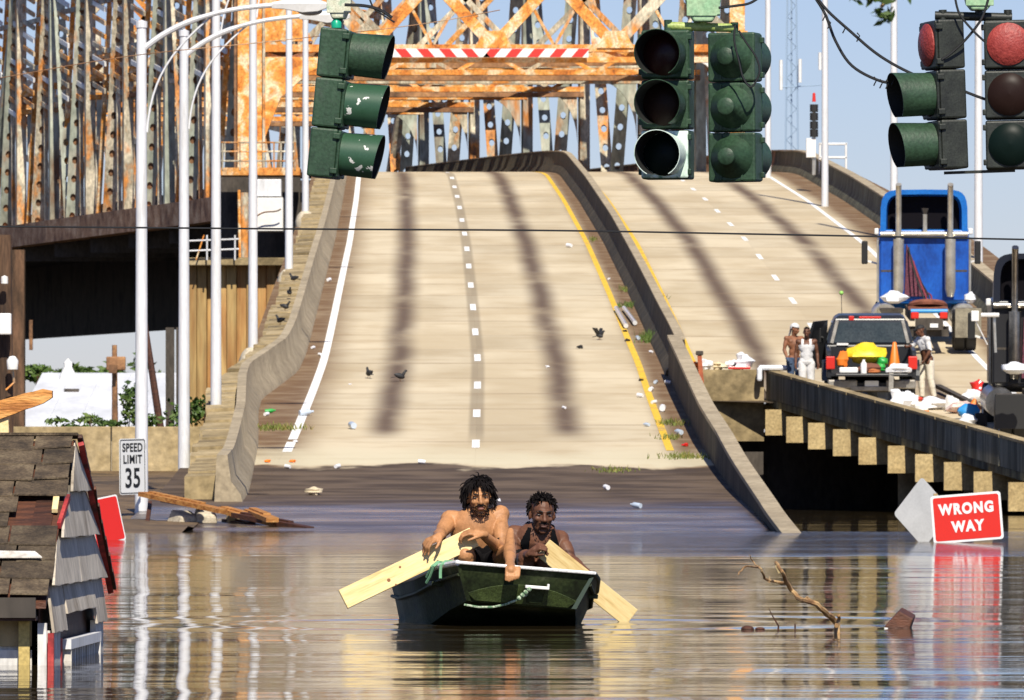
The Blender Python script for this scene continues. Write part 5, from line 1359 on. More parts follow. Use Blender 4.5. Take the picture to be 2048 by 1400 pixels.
def tank2(p):
    z = (p.z-b2.z)/k4; x = abs(p.x-b2.x)/k4
    if not .86 < z < 1.46: return False
    if z > 1.34: return .055 < x < .125
    return x < .185
cloth('tank_top', d4, tank2, .012, WCLOTH, T)
cloth('shorts', d4, lambda p: .42 < (p.z-b2.z)/k4 < .97 and abs(p.x-b2.x)/k4 < .215, .022, WCLOTH, T)
hair_cap(T, hm, HAIR, lambda d: d.z > .35, 1.05); face_parts(T, hm)
b3 = deck(1855, 186.3); T, d5, hm, P5, k5 = ppl('man in a white T-shirt and pale trousers leaning on the pickup bed from the right', b3, 1.72, SKIN_B, dict(al=((-.28,-.22,1.27),(-.1,-.50,1.24)), ar=((.24,-.08,1.15),(.18,-.2,.92)), lean=.12, hyaw=-10, hp=12, step=.06), -62)
def shirt(p):
    z = (p.z-b3.z)/k5
    if not .84 < z < 1.50: return False
    e_ = P5(.24,-.08,1.15); 
    return (p - P5(.18,-.2,.92)).length > .28*k5 and (p - P5(-.1,-.5,1.24)).length > .2*k5 and (p - hm.translation).length > .15*k5
cloth('t_shirt', d5, shirt, .016, WCLOTH, T)
cloth('trousers', d5, lambda p: .1 < (p.z-b3.z)/k5 < .93 and (p - P5(.18,-.2,.92)).length > .16*k5, .024, KH, T)
hair_cap(T, hm, BLACK, lambda d: d.z > .12, 1.1, 'cap'); face_parts(T, hm)
MB().prism([hm @ V(q) for q in ((-.06,-.08,.05),(.06,-.08,.05),(.05,-.16,.03),(-.05,-.16,.03))], V((0,0,.012))).build('cap_peak', BLACK, T)
for sgn in (-1,1):
    MB().ell(P5(sgn*.11,-.03+.1*sgn,.05), (.05,.12,.05), MX.Rotation(R(-62),3,'Z')).build('shoe', flat('red_shoe',(.5,.04,.02),.6), T, smooth=True)
# ------------------------------------------------------------------ vehicles
def loc_thing(name, label, cat, pos, rz, pitch=0, group=None):
    t = thing(name, label, cat, pos, 0, group)
    t.matrix_basis = MX.Translation(V(pos)) @ MX.Rotation(R(rz), 4, 'Z') @ MX.Rotation(R(pitch), 4, 'X'); return t
def wheel(t, x, y, r, wd, rim=CHROME):
    mm = MX.Translation((x, y, r)) @ MX.Rotation(R(90), 4, 'Y')
    w_ = MB().lathe([(r*.55,-wd/2),(r*.93,-wd/2),(r,-wd/2+.03),(r,wd/2-.03),(r*.93,wd/2),(r*.55,wd/2)], 24, mm).build('wheel', BLACK, t, local=True, smooth=True)
    MB().lathe([(0,-wd/2+.04),(r*.5,-wd/2+.03),(r*.56,-wd/2+.005),(r*.56,wd/2-.005),(r*.5,wd/2-.03),(0,wd/2-.04)], 20, mm).build('rim', rim, w_, local=True, smooth=True)
PAINT = flat('dark_grey_paint', (.022,.023,.026), .3); PGLASS = M('tinted_glass', [(.03,.04,.042),(.05,.06,.06)], 2, .1, spec=.4)
TAIL = flat('tail_lamp_red', (.6,.03,.02), .2); GREYT = M('worn_bumper', [(.22,.2,.17),(.36,.34,.3)], 5, .5, metal=.4)
pp = deck(1743, 184.6)
pk = loc_thing('pickup_truck', 'dark pickup truck seen from behind, tailgate down and bed full of supplies', 'pickup', pp, -1.5, 3.6)
L = dict(parent=pk, local=True)
sd_prof = [(0,.62),(0,1.16),(.1,1.24),(2.0,1.25),(2.0,.62),(1.75,.62),(1.62,.86),(1.3,.98),(.98,.86),(.85,.62)]
for sx in (-1, 1):
    MB().prism([V((sx*1.0, y, z)) for y, z in sd_prof], (sx*-.10,0,0)).build('bed_side', PAINT, bevel=.02, **L)
    # wheel arch flare
    rows = []
    for k in range(13):
        a = R(180*k/12); c_, s_ = math.cos(a), math.sin(a)
        rows.append([V((sx*.98, 1.3+.47*c_, .52+.47*s_)), V((sx*1.10, 1.3+.45*c_, .52+.45*s_)), V((sx*1.10, 1.3+.40*c_, .52+.40*s_)), V((sx*.98, 1.3+.40*c_, .52+.40*s_))])
    MB().loft(rows, closed=True).build('wheel_arch', PAINT, **L)
    MB().box((sx*.92, -.03, .97), (.2,.07,.29)).build('tail_light', TAIL, bevel=.02, **L)
MB().box((0,1.0,.70), (1.85,2.0,.06)).build('bed_floor', PAINT, **L)
MB().box((0,1.98,.95), (1.85,.05,.55)).build('bed_front', PAINT, **L)
MB().box((0,-.28,.72), (1.62,.54,.06)).build('tailgate', PAINT, bevel=.015, **L)
# step bumper in three pieces, plate, hitch
for sx in (-1, 1): MB().box((sx*.65, -.16, .50), (.66,.2,.2)).build('bumper', GREYT, bevel=.03, **L)
MB().box((0, -.14, .46), (.66,.18,.16)).build('bumper_step', BLACK, bevel=.02, **L)
MB().box((0,-.25,.405), (.95,.03,.10)).build('bumper_trim', GREYT, bevel=.01, **L)
MB().box((0,-.245,.5), (.31,.012,.16)).build('license_plate', SIGN_W, bevel=.005, **L)
MB().box((0,1.5,.42), (1.1,3.2,.2)).build('chassis', STEEL_DARK, **L)
# cab
def cabring(z, hw, y0, y1): return [V((-hw,y0,z)), V((hw,y0,z)), V((hw,y1,z)), V((-hw,y1,z))]
mb = MB(); mb.loft([cabring(.6,1.0,2.04,5.3), cabring(1.28,1.0,2.04,5.3)], closed=True); mb.build('cab_body', PAINT, bevel=.04, **L)
mb = MB(); mb.loft([cabring(1.28,.97,2.06,4.3), cabring(1.55,.92,2.10,4.0), cabring(1.86,.80,2.17,3.6), cabring(1.93,.70,2.30,3.4)], closed=True); mb.build('cab_roof', PAINT, bevel=.03, **L)
def rw(x, z, d): f = (z-1.28)/.58; return V((x*(1-.14*f), 2.06+.11*f - d, z))
MB().prism([rw(-.82,1.33,.0), rw(.82,1.33,.0), rw(.80,1.78,.0), rw(-.80,1.78,.0)], (0,-.025,0)).build('rear_window', PGLASS, **L)
for sx in (-1, 1):
    MB().bar(rw(sx*.87,1.31,.02), rw(sx*.85,1.82,.02), .07, .05, (0,1,0)).build('window_pillar', GREYT, **L)
    MB().prism([V((sx*.955,2.45,1.36)), V((sx*.955,3.7,1.36)), V((sx*.845,3.4,1.76)), V((sx*.845,2.55,1.76))], (sx*.02,0,0)).build('side_window', PGLASS, **L)
    MB().box((sx*1.2,3.6,1.42), (.22,.1,.34)).bar((sx*1.02,3.62,1.35),(sx*1.15,3.62,1.4),.05,.05).build('wing_mirror', BLACK, bevel=.02, **L)
MB().box((0,2.2,1.885), (.5,.07,.055)).build('brake_light', TAIL, bevel=.01, **L)
MB().box((-.42,2.18,1.87), (.12,.06,.10)).build('clearance_lamp', TAIL, bevel=.01, **L)
MB().box((-.62,2.0,1.29), (.26,.05,.05)).build('cargo_clip', WHITE, **L)
# open driver's door
MB().prism([V((-1.02,3.9,.66)), V((-1.40,3.1,.66)), V((-1.40,3.1,1.30)), V((-1.28,3.15,1.75)), V((-.98,3.85,1.75))], (.05,.04,0)).build('door', PAINT, **L)
MB().prism([V((-1.385,3.13,1.34)), V((-1.05,3.82,1.34)), V((-1.0,3.8,1.70)), V((-1.27,3.18,1.70))], (-.03,-.02,0)).build('door_window', PGLASS, **L)
for x in (-.86,.86): wheel(pk, x, 1.3, .39, .28); wheel(pk, x, 4.6, .39, .28)
MB().tube([V((-.6,4.1,1.25)), V((-.62,4.12,2.35))], .008, 5).build('antenna', BLACK, **L)
pw = lambda x, y, z: pk.matrix_basis @ V((x, y, z))
one(MB().ell(pw(-.62,4.12,2.36), (.05,.05,.05)), 'antenna_ball', flat('lime_ball', (.3,.6,.12), .5), 'lime green ball on the pickup antenna', 'ball', pw(-.62,4.12,2.34), smooth=True)

# cargo on and around the pickup
def lump(c, r, mat, name, label, cat, seed=0, group=None, amp=.16):
    rnd = random.Random(seed); mb = MB(); nu, nv = 14, 9
    ph = [rnd.uniform(0,6.3) for _ in range(6)]; rows = []
    mb.ell((0,0,0), r, None, nu, nv)
    out = []
    for p in mb.v:
        q = V((p.x/r[0], p.y/r[1], p.z/r[2])) if p.length else p
        s_ = 1 + amp*(math.sin(3*q.x+ph[0])*math.sin(4*q.z+ph[1]) + .6*math.sin(7*q.x+ph[2])*math.sin(6*q.y+ph[3]) + .5*math.sin(9*q.z+ph[4]))
        z = p.z*s_
        if z < 0: z *= .75
        out.append(V((p.x*s_, p.y*s_, z)) + V(c))
    mb.v = out
    return one(mb, name, mat, label, cat, V(c) - V((0,0,r[2]*.75)), group=group, smooth=True)
YEL = M('yellow_plastic', [(.72,.5,.015),(.82,.62,.03)], 4, .45, bump=.2); BAGW = M('white_plastic_bag', [(.72,.73,.76),(.82,.83,.85)], 7, .4, bump=.4, fine=.05); ORN = flat('orange_plastic', (.8,.2,.02), .45); GRN = flat('green_plastic', (.02,.32,.05), .4); BLUE = flat('bright_blue_plastic', (.03,.26,.6), .4)
lump(pw(-.12,.35,1.12), (.46,.3,.26), YEL, 'yellow_sack', 'big bright yellow sack piled in the pickup bed', 'sack', 3)
mm = MX.Translation(pw(.52,.3,.78))
cone = thing('traffic_cone', 'orange traffic cone standing in the pickup bed', 'traffic cone', pw(.52,.3,.76))
MB().lathe([(0,.0),(.17,.0),(.17,.03),(.14,.04),(.045,.62),(.03,.64),(0,.64)], 18, mm).build('cone_body', ORN, cone, smooth=True)
MB().lathe([(.115,.17),(.118,.17),(.085,.33),(.082,.33)], 18, mm).build('cone_band', WHITE, cone, smooth=True)
lump(pw(.25,.2,.98), (.13,.1,.13), GRN, 'green_bag', 'upper green bag in the pickup bed between sack and cone', 'bag', 5)
lump(pw(.2,-.05,.85), (.12,.1,.11), GRN, 'green_bag', 'lower green bag on the edge of the pickup bed', 'bag', 6)
lump(pw(.55,.05,.83), (.13,.1,.09), GRN, 'green_bag', 'small green and white bundle at the foot of the cone', 'bag', 16)
lump(pw(.60,-.40,.84), (.30,.2,.14), BAGW, 'white_bag', 'white bag lying on the lowered tailgate right of centre', 'bag', 8)
one(MB().box(pw(-.52,-.35,.82), (.42,.22,.13)), 'white_box', WHITE, 'low white box on the left end of the lowered tailgate', 'box', pw(-.52,-.35,.76), bevel=.03)
one(MB().lathe([(0,0),(.07,0),(.07,.22),(.03,.27),(.03,.31),(0,.31)], 10, MX.Translation(pw(-.18,-.35,.75))), 'white_jug', WHITE, 'small white jug beside the low white box on the tailgate', 'jug', pw(-.18,-.35,.75), smooth=True)
lump(pw(-.65,.1,1.0), (.14,.12,.22), ORN, 'orange_bag', 'orange bag wedged left of the yellow sack', 'bag', 9)
lump(pw(-.05,-.2,.85), (.28,.14,.12), flat('brown_cloth', (.16,.06,.035), .9), 'brown_bundle', 'brown cloth bundle below the yellow sack', 'bundle', 10)
lump(pw(.05,-.42,.79), (.14,.1,.07), flat('rust_cloth', (.4,.13,.04), .9), 'orange_bundle', 'little rust coloured bundle on the tailgate centre', 'bundle', 11)
one(MB().bar(pw(.42,-.58,.35), pw(.44,-.50,.88), .11, .05, (0,1,0)), 'short_post', GREYT, 'short tan post leaning on the lowered tailgate', 'post', pw(.42,-.58,.33), bevel=.01)
# heap on the deck edge
def dk(px, py, up=0):                      # point on the ramp deck under a pixel
    p = None; lo_, hi_ = 158, 190
    for _ in range(40):
        m_ = (lo_+hi_)/2
        if YH - (dz(m_) - H)*F/m_ > py: lo_ = m_
        else: hi_ = m_
    return V(((px-1024)*lo_/F, lo_, dz(lo_) + up))
GREYB = M('grey_bag', [(.3,.32,.34),(.5,.52,.53)], 6, .5, bump=.3)
heap = [(1760,822,.22,.2,GREYB,'grey bag below the pickup bumper'),(1800,842,.22,.22,BAGW,'tall white bag beside the grey bag on the deck'),(1822,838,.16,.2,BAGW,'white bag with raised corner in the supplies row'),
 (1842,846,.14,.12,WHITE,'small white bundle by the red shoes'),(1868,836,.3,.12,BAGW,'flat white heap behind the red shoes'),(1905,840,.14,.16,WHITE,'white upright parcel in the supplies row'),(1925,844,.3,.12,M('pinkish_parcel',[(.55,.3,.25),(.75,.62,.55)],7,.6),'pinkish parcel in the supplies row'),
 (1948,846,.12,.13,ORN,'orange end of the supplies row'),(1945,822,.26,.13,BAGW,'white bag under the red bundle by the black truck'),(1958,806,.16,.15,TAIL,'red bundle topping the supplies near the black truck'),(1852,852,.12,.07,ORN,'little orange packet in front of the white heap')]
for k, (px, py, rx, rz_, mt_, lab) in enumerate(heap):
    lump(dk(px, py - 17, rz_*.9), (rx*1.15, rx*.8, rz_*1.35), mt_, 'supply_bag', lab, 'bag', 30+k, 'bags and bundles heaped on the ramp deck', .22)
one(MB().bar(dk(1875,785,.15), dk(1940,815,.12), .14, .08), 'dark_beam', STEEL_DARK, 'dark timber lying behind the white parcels', 'timber', dk(1875,800))
lump(dk(1938,846,.22), (.24,.16,.2), BLUE, 'blue_bag', 'blue bag on the deck edge right of the supplies', 'bag', 51)
lump(dk(1936,854,.12), (.2,.15,.15), BAGW, 'white_bag', 'white bag leaning in front of the blue bag', 'bag', 52)
one(MB().box(dk(1962,852,.14), (.26,.2,.28)), 'black_case', BLACK, 'small black case right of the blue bag', 'case', dk(1962,872), bevel=.02)
lump(dk(1933,838,.14), (.22,.16,.12), BLACK, 'black_bag', 'black bag behind the blue bag', 'bag', 53)
lump(dk(1737,830,.06), (.07,.07,.06), GRN, 'green_bottle', 'tiny green bottle on the parapet top left of the grey bag', 'bottle', 54)
# on the end wall and parapet
tw_ = lambda px, py: V(((px-1024)*187.2/F, 187.2, 3.17)) 
for k, (px, rx, rz_, mt_, lab) in enumerate(((1390,.14,.10,ORN,'orange wrapper heap at the left end of the wall top'),(1412,.16,.14,BAGW,'white wrapper beside the rusty post on the wall top'),(1438,.15,.10,M('pale_yellow_paper',[(.7,.55,.3),(.8,.7,.5)],6,.6),'pale yellow paper heap on the wall top'),(1462,.2,.12,BAGW,'middle white bag on the wall top'),(1488,.22,.2,BAGW,'tallest white bag at the right of the wall top'),(1470,.16,.1,BLACK,'dark scrap behind the white wall top bags'),(1383,.12,.07,WHITE,'small white cup lying at the wall top corner'))):
    lump(tw_(px, 0) + V((0,.12*(k%2) - .1,rz_*.7)), (rx,.14,rz_), mt_, 'wall_litter', lab, 'litter', 60+k, 'litter on the end wall', .25)
one(MB().box(tw_(1478,0) + V((0,-.2,.03)), (.5,.12,.06)), 'red_tray', TAIL, 'flat red tray under the white bags on the wall top', 'tray', tw_(1478,0), bevel=.01)
t = thing('rusty_post', 'short rust red post in front of the end wall', 'post', J(1402,790,186.4))
MB().bar(J(1404,776,186.5), J(1399,712,186.8), .1, .09, (0,1,0)).build('shaft', RUST_DARK if False else M('rust_red', [(.22,.05,.02),(.36,.09,.03)], 6, .8), t)
MB().box(J(1399,706,186.8), (.17,.15,.1)).build('cap', STEEL_DARK, t, bevel=.02)
c = A + V((.05,.1,.1)); mb = MB(); mb.box(c + V((.25,-.3,0)), (.95,.45,.12)); mb.box(c + V((-.2,-.4,-.15)), (.12,.3,.32))
one(mb, 'white_cloth', BAGW, 'white cloth draped over the top end of the ramp parapet', 'cloth', c, bevel=.05)

# ---- articulated tractors
def tractor(label, pos, rz, paint, back, fair, group, sc=1.0, trim=CHROME):
    t = loc_thing('tractor_truck', label, 'truck', pos, rz, 3.2, group); t.matrix_basis = t.matrix_basis @ MX.Scale(sc, 4)
    L = dict(parent=t, local=True)
    MB().box((0,4.9,2.0), (2.3,1.8,1.9)).build('sleeper_cab', paint, bevel=.08, **L)
    MB().box((0,7.3,1.5), (1.9,2.8,1.3)).build('bonnet', paint, bevel=.1, **L)
    # arched roof fairing with hollow dark back
    def arch(hw, zt_, y, n=14):
        pts = [V((-hw,y,2.85))]
        for k in range(n+1):
            a = R(180 - 180*k/n); ca, sa = math.cos(a), math.sin(a)
            pts.append(V((hw*.97*(abs(ca)**.28)*(1 if ca > 0 else -1), y, 2.95 + (zt_-2.95)*(sa**.4 if sa > 0 else 0))))
        pts.append(V((hw,y,2.85))); return pts
    o0, o1 = arch(1.15,3.98,4.0), arch(1.05,3.5,5.9); i0, i1 = arch(1.0,3.86,4.0), arch(.95,3.8,4.4)
    mb = MB(); mb.loft([i1, i0, o0, o1]); mb.build('roof_fairing', paint, smooth=True, **L)
    MB().add(i1, [tuple(range(len(i1)))]).build('fairing_back', fair, **L)
    MB().box((0,3.99,2.0), (2.28,.02,1.72)).build('cab_back', back, bevel=.005, **L)
    for sx in (-1, 1):
        MB().box((sx*.93,3.95,2.0), (.36,.06,1.7)).build('cab_corner', back, bevel=.02, **L)
        MB().box((sx*.93,3.93,1.9), (.34,.03,.05)).build('step_bar', STEEL_DARK, **L)
        MB().tube([V((sx*.66,3.7,1.25)), V((sx*.66,3.7,1.45)), V((sx*.66,3.7,2.72))], [.09,.14,.14], 16).build('muffler', trim, smooth=True, **L)
        MB().tube([V((sx*.66,3.7,2.7)), V((sx*.66,3.7,4.0)), V((sx*.66,3.62,4.12))], .075, 12).build('exhaust_stack', trim, smooth=True, **L)
        MB().tube([V((sx*1.17,4.05,1.1)), V((sx*1.17,4.05,2.7))], .035, 8).build('grab_rail', trim, **L)
        MB().box((sx*1.46,6.3,2.3), (.16,.1,.6)).build('wing_mirror', BLACK, bevel=.03, **L)
        MB().bar((sx*1.1,6.4,2.0), (sx*1.45,6.3,2.1), .06, .05).build('mirror_arm', WHITE, **L)
        MB().tube([V((sx*1.0,3.2,.75)), V((sx*1.0,5.4,.75))], .33, 16).build('fuel_tank', trim, smooth=True, **L)
        MB().box((sx*.98,-.08,.72), (.66,.03,.74)).build('mud_flap', flap, bevel=.01, **L)
        MB().box((sx*.36,-.12,.93), (.2,.06,.2)).build('tail_light', TAIL, bevel=.04, **L)
        MB().box((sx*.42,2.0,.9), (.12,4.2,.26)).build('frame_rail', STEEL_DARK, **L)
        for y in (.55,1.85):
            for x in (.78,1.06): wheel(t, sx*x, y, .5, .26)
        wheel(t, sx*1.0, 7.4, .5, .3)
        rows = []
        for k in range(9):
            a = R(20 + 140*k/8); rows.append([V((sx*.68,.6+.6*math.cos(a),.5+.58*math.sin(a))), V((sx*1.24,.6+.6*math.cos(a),.5+.58*math.sin(a)))])
        mb = MB(); mb.loft(rows); q = mb.build('fender', STEEL_DARK, **L); sm = q.modifiers.new('t','SOLIDIFY'); sm.thickness = .03
        MB().box((sx*.85,3.9,2.86), (.5,.08,.06)).build('work_lamp', WHITE, bevel=.02, **L)
        MB().box((sx*1.2,4.3,2.9), (.12,.12,.16)).build('marker_lamp', WHITE, bevel=.03, **L)
    MB().tube([V((-1.12,3.86,2.84)), V((1.12,3.86,2.84))], .07, 12).build('cross_bar', trim, smooth=True, **L)
    MB().tube([V((.02,3.9,2.8)), V((.02,3.9,3.35))], .06, 8).build('air_horn', trim, smooth=True, **L)
    MB().tube([V((.02,3.9,3.35)), V((.02,3.9,3.5))], [.05,.1], 8).build('air_horn_bell', STEEL_DARK, smooth=True, **L)
    MB().prism([V((-.5,3.9,1.25)), V((.1,3.9,1.25)), V((-.45,3.9,2.6))], (0,.06,0)).build('air_line_board', M('dull_red_lines', [(.05,.02,.03),(.2,.05,.08)], 20, .7), bevel=.005, **L)
    for k in range(4): MB().tube(bez((-.4+.12*k,3.85,2.5-.35*k), (-.3+.12*k,3.4,1.9-.2*k), (-.1+.1*k,3.2,1.4), (.0+.05*k,2.9,1.15)), .022, 6).build('air_line', flat('air_hose', (.2,.03,.04), .5) if k % 2 else BLACK, smooth=True, **L)
    MB().lathe([(0,.0),(.5,.0),(.52,.06),(.45,.14),(0,.16)], 20, MX.Translation((0,1.2,1.05)) @ MX.Rotation(R(-14),4,'X')).build('fifth_wheel', M('greasy_rust', [(.12,.04,.02),(.26,.09,.05)], 5, .6), smooth=True, **L)
    MB().prism([V((-.5,.5,1.03)), V((.5,.5,1.03)), V((.36,1.0,1.13)), V((-.36,1.0,1.13))], (0,.5,.06)).build('fifth_wheel_ramp', M('greasy_rust_plate', [(.10,.04,.025),(.24,.09,.05)], 5, .6), **L)
    MB().tube([V((-.46,-.1,1.02)), V((.46,-.1,1.02))], .055, 10).build('rear_crossmember', BLUE if paint is SEMI else STEEL_DARK, smooth=True, **L)
    MB().box((0,.2,.5), (1.0,.25,.25)).build('axle', STEEL_DARK, **L)
    MB().box((0,-.1,.7), (.7,.05,.3)).build('rear_plate', STEEL_DARK, **L)
    MB().box((.12,-.14,.66), (.2,.02,.1)).build('license_plate', SIGN_W, **L)
    return t
flap = M('dusty_mud_flap', [(.16,.14,.1),(.28,.25,.18)], 3, .8)
SEMI = M('bright_blue_paint', [(.008,.11,.42),(.012,.15,.50)], 1.5, .3, fine=.12); SEMI_B = M('blue_cab_back', [(.004,.035,.2),(.008,.08,.40),(.01,.1,.45)], 1.6, .45, stretch=(1,1,.5), fine=.15); DARKB = flat('fairing_black', (.006,.005,.007), .8, spec=.08)
p = deck(1858, 203); p.z = interp(RZ_R, 203) + .08
tractor('bright blue tractor truck with twin chrome exhaust stacks, seen from behind', p, -1, SEMI, SEMI_B, DARKB, 'tractor trucks parked on the ramp', .98)
lump(p + V((-.86,-.3,1.3)), (.32,.25,.16), BAGW, 'white_bag', 'white bag resting on the blue truck behind the left wheels', 'bag', 71)
lump(p + V((1.0,-.1,1.3)), (.14,.15,.16), BAGW, 'white_bag', 'small white bag on the right rear of the blue truck', 'bag', 72)
flap = BLACK
BLK = flat('navy_black_paint', (.008,.010,.018), .3); BLK2 = flat('sooty_cab_back', (.006,.006,.008), .6)
p = deck(2112, 172.5)
tractor('dark tractor truck cut off by the right edge of the view', p, 0, BLK, BLK2, DARKB, 'tractor trucks parked on the ramp', .98, M('dull_chrome', [(.3,.28,.25),(.5,.47,.42)], 4, .3, metal=1))
lump(J(2030, 738, 171.3), (.28,.2,.14), BAGW, 'white_bag', 'white cloth lying on the tail of the dark truck', 'bag', 73)
one(MB().tube([J(1988,625,172.3), J(1991,705,172.3)], .03, 8), 'marker_stick', CHROME, 'shiny upright stick on the dark truck fender', 'stick', J(1991,705,172.3), smooth=True)
one(MB().box(J(1950,632,172.2), (.16,.08,.22)).bar(J(1950,640,172.2), J(1975,690,172.4), .03, .03), 'fender_mirror', WHITE, 'small white mirror sticking out left of the dark truck', 'mirror', J(1950,650,172.2), bevel=.02)
one(MB().tube([J(1962,630,172.2), J(1998,630,172.2)], .045, 8), 'marker_bar', WHITE, 'short white bar beside the white mirror of the dark truck', 'bar', J(1962,632,172.2), smooth=True)

# ------------------------------------------------------------------ litter, weeds and birds on the road
CUP = flat('white_cup', (.75,.75,.78), .4); BOT = flat('pale_blue_bottle', (.5,.58,.68), .25)
lit = [(540,827,.10,GRN,'green bottle against the foot of the left barrier'),(533,832,.08,CUP,'white cup beside the green bottle'),(612,832,.14,BOT,'bottle lying right of the white edge line'),(704,858,.15,BOT,'pale bottle on the dry road left of the lane dashes'),
(575,937,.07,CUP,'small white cup on the wet edge at far left'),(675,937,.08,CUP,'white cup on the wet edge left of centre'),(843,928,.08,CUP,'white cup on the wet edge above the bearded man'),(628,990,.14,M('tan_paper',[(.5,.42,.28),(.6,.5,.35)],6,.8),'flat tan paper on the wet road'),
(1213,980,.09,CUP,'white can on the wet road right of the men'),(591,885,.05,CUP,'tiny white cap by the edge line end'),(1128,818,.06,CUP,'white dot of paper in the right lane'),(1138,495,.12,CUP,'white scrap high up in the right lane'),
(1280,795,.09,CUP,'white cup on the yellow line'),(1302,783,.1,CUP,'white cup on the shoulder below the bare patch'),(1312,768,.09,BOT,'bottle on the shoulder beside the barrier bend'),(1335,768,.08,CUP,'white cup near the barrier bend'),(1325,823,.14,CUP,'large white bag on the right shoulder'),(1308,808,.08,CUP,'white scrap above the large white bag'),
(1293,853,.08,BOT,'bottle on the yellow line above the weeds'),(1357,870,.12,BOT,'bottle beside the lowest weeds'),(1370,893,.07,TAIL,'small dark red scrap by the lowest weeds'),(1275,680,.11,BOT,'bottle under the green weed clump'),(1302,706,.06,CUP,'pale dot below the green weed clump'),(1255,683,.07,BLACK,'black lump left of the bottle on the shoulder'),(1250,664,.06,BLACK,'dark lump beside the plastic tubes'),(1218,560,.06,CUP,'pale stone at the upper shoulder'),(1282,762,.06,BLACK,'dark lump on the yellow line'),(1160,697,.08,BLACK,'dark lump in the right lane'),
(660,500,.1,BOT,'bottle high on the left shoulder'),(658,563,.1,CUP,'white cup midway up the left shoulder'),(626,698,.07,CUP,'pale cap near the kink of the barrier'),(640,712,.07,CUP,'second pale cap near the kink of the barrier'),(535,925,.06,ORN,'orange scrap at the wet edge on the left'),(585,925,.06,ORN,'second orange scrap left of the lane'),(996,1003,.05,CUP,'pale speck on the wet road above the second man'),(1272,1017,.1,BOT,'pale strip at the edge of the water'),(700,770,.04,CUP,'tiny pale speck near the pigeons'),(1095,735,.05,CUP,'tiny pale speck in the middle of the right lane')]
for k, (px, py, r_, mt_, lab) in enumerate(lit):
    p = road_at(px, py, False, 127.5)
    if mt_ in (CUP, BOT, GRN) and r_ > .055:
        a = random.uniform(0,3.1); h_ = r_*1.5; mm = MX.Translation(p + V((0,0,r_*.55))) @ MX.Rotation(a,4,'Z') @ MX.Rotation(R(84),4,'Y')
        pr = [(0,-h_*.6),(r_*.45,-h_*.6),(r_*.5,h_*.2),(r_*.5,h_*.5),(0,h_*.5)] if mt_ is CUP else [(0,-h_*.7),(r_*.42,-h_*.7),(r_*.45,h_*.3),(r_*.18,h_*.6),(r_*.18,h_*.8),(0,h_*.8)]
        one(MB().lathe(pr, 10, mm), 'litter', mt_, lab, 'litter', p, group='litter scattered over the road', smooth=True)
    else:
        lump(p + V((0,0,r_*.4)), (r_,r_*.8,r_*.55), mt_, 'litter', lab, 'litter', 100+k, 'litter scattered over the road', .25)
for k, (x0, y0, x1, y1) in enumerate(((1232,622,1252,658),(1248,622,1270,652))):
    p, q = road_at(x0, y0), road_at(x1, y1)
    one(MB().tube([p + V((0,0,.08)), q + V((0,0,.08))], .06, 8), 'clear_tube', flat('clear_plastic', (.6,.6,.6), .12), ('left one of two shiny plastic tubes on the shoulder','right one of two shiny plastic tubes on the shoulder')[k], 'tube', p, smooth=True)
def tuft(px, py, wx, n, h, lab, mat=GRASS, right=False):
    mb = MB()
    for _ in range(n):
        p = road_at(px + random.gauss(0, wx), py + random.gauss(0, 2.5), right); a = random.uniform(0, 6.3); l = h*random.uniform(.4,1.1); t_ = V((random.gauss(0,.4), random.gauss(0,.4), 1)).normalized()*l; w_ = V((math.cos(a), math.sin(a), 0))*.014
        mb.add([p - w_, p + w_, p + t_*.6 + w_*.7, p + t_], [(0,1,2,3)])
    one(mb, 'weed_tuft', mat, lab, 'weeds', road_at(px, py, right), group='weeds along the road edges', fix=False)['kind'] = 'stuff'
tuft(560,858,26,260,.13,'flat grass tuft across the end of the white edge line'); tuft(1300,682,9,240,.3,'bright green weed clump against the median barrier', LEAF); tuft(1255,612,8,120,.16,'weeds beside the plastic tubes', LEAF); tuft(1250,580,7,90,.14,'weeds higher up the median shoulder'); tuft(1318,598,7,70,.16,'weeds on the far side of the median barrier', LEAF, True)
tuft(1350,848,14,150,.12,'grass strip by the foot of the wing wall'); tuft(1365,915,22,180,.12,'lowest grass strip where the dry road ends'); tuft(1225,942,22,120,.09,'brown grass on the wet edge right of the men'); tuft(1185,480,5,60,.12,'faint weeds near the top of the median shoulder'); tuft(1340,876,12,100,.1,'grass at the lower end of the yellow line')
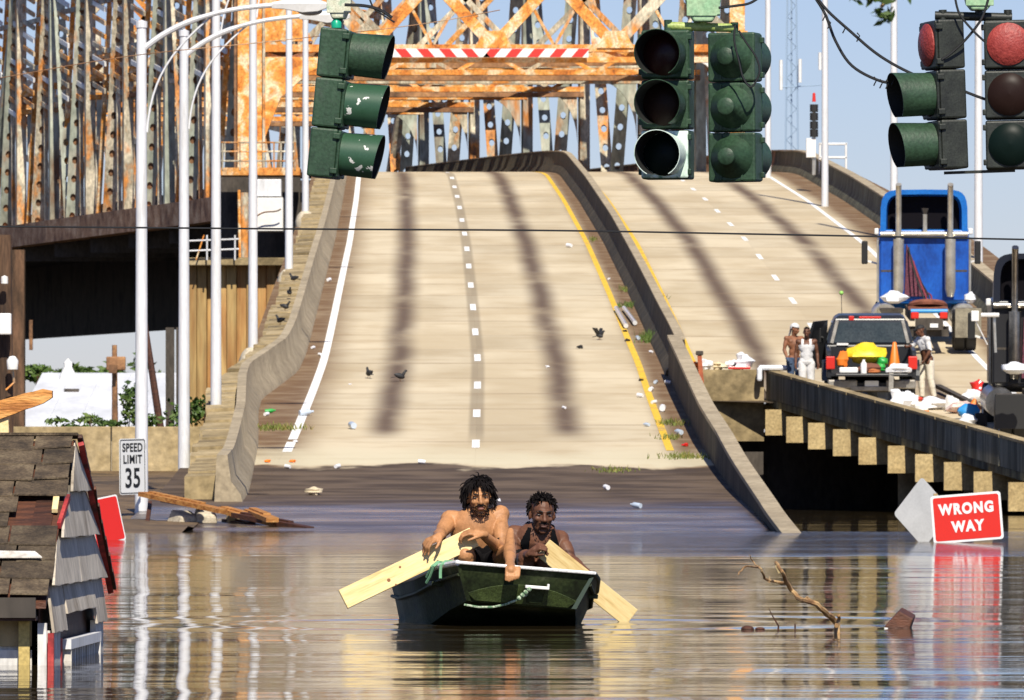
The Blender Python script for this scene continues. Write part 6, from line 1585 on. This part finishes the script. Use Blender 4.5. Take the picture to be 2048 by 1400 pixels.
def pigeon(p, a, lab, up=0, k=1.0, wing=False):
    t = thing('pigeon', lab, 'bird', p, R(a), 'dark pigeons about the road'); L = dict(parent=t, local=True); z = up
    PG = PIGEON
    MB().ell((0,0,.13*k+z), (.06*k,.12*k,.065*k), MX.Rotation(R(18),3,'X')).cap((0,-.08*k,.17*k+z), (0,-.12*k,.23*k+z), .04*k, .028*k).ell((0,-.135*k,.25*k+z), (.028*k,.034*k,.03*k)).build('body', PG, smooth=True, **L)
    MB().prism([V((-.03*k,.08*k,.11*k+z)), V((.03*k,.08*k,.11*k+z)), V((.04*k,.22*k,.08*k+z)), V((-.04*k,.22*k,.08*k+z))], (0,0,.012*k)).build('tail', PG, **L)
    MB().cap((0,-.16*k,.25*k+z), (0,-.185*k,.245*k+z), .008*k, .003*k, 6).build('beak', BLACK, **L)
    for sx in (-1, 1):
        if wing: MB().prism([V((sx*.04*k,-.05*k,.15*k+z)), V((sx*.04*k,.08*k,.15*k+z)), V((sx*.22*k,.12*k,.34*k+z)), V((sx*.16*k,-.02*k,.33*k+z))], (0,0,.012*k)).build('wing', PG, **L)
        else: MB().ell((sx*.052*k,.03*k,.14*k+z), (.016*k,.11*k,.045*k), MX.Rotation(R(18),3,'X')).build('wing', PG, smooth=True, **L)
        MB().tube([V((sx*.025*k,0,.08*k+z)), V((sx*.025*k,-.01*k,z)), V((sx*.025*k,-.04*k,z))], .006*k, 5).build('leg', RUST_DARK, **L)
PIGEON = flat('pigeon_slate', (.02,.02,.022), .6)
pigeon(road_at(738,757), 200, 'left dark pigeon of the pair on the road', k=.95); pigeon(road_at(800,763), 100, 'right dark pigeon of the pair on the road', k=.95)
pigeon(road_at(1199,680), 60, 'pigeon with raised wings in the right lane', k=.85, wing=True)
for k, (px, py, a, lab) in enumerate(((592,618,240,'highest pigeon perched on the left parapet ledge'),(576,634,10,'small pigeon just below the highest one on the ledge'),(549,662,70,'dark pigeon on the ledge beside the fourth lamp post'),(556,676,230,'lowest pigeon perched on the left ledge'))):
    s_ = 75 + k*2.5; p = W(px, py, s_); p = PL(p.y, -.75 + kink(p.y)*.9, .44); pigeon(p, a, lab, 0, .9)
print('objects', len(S.objects), 'tris', sum(len(m.polygons) for m in bpy.data.meshes)*2)
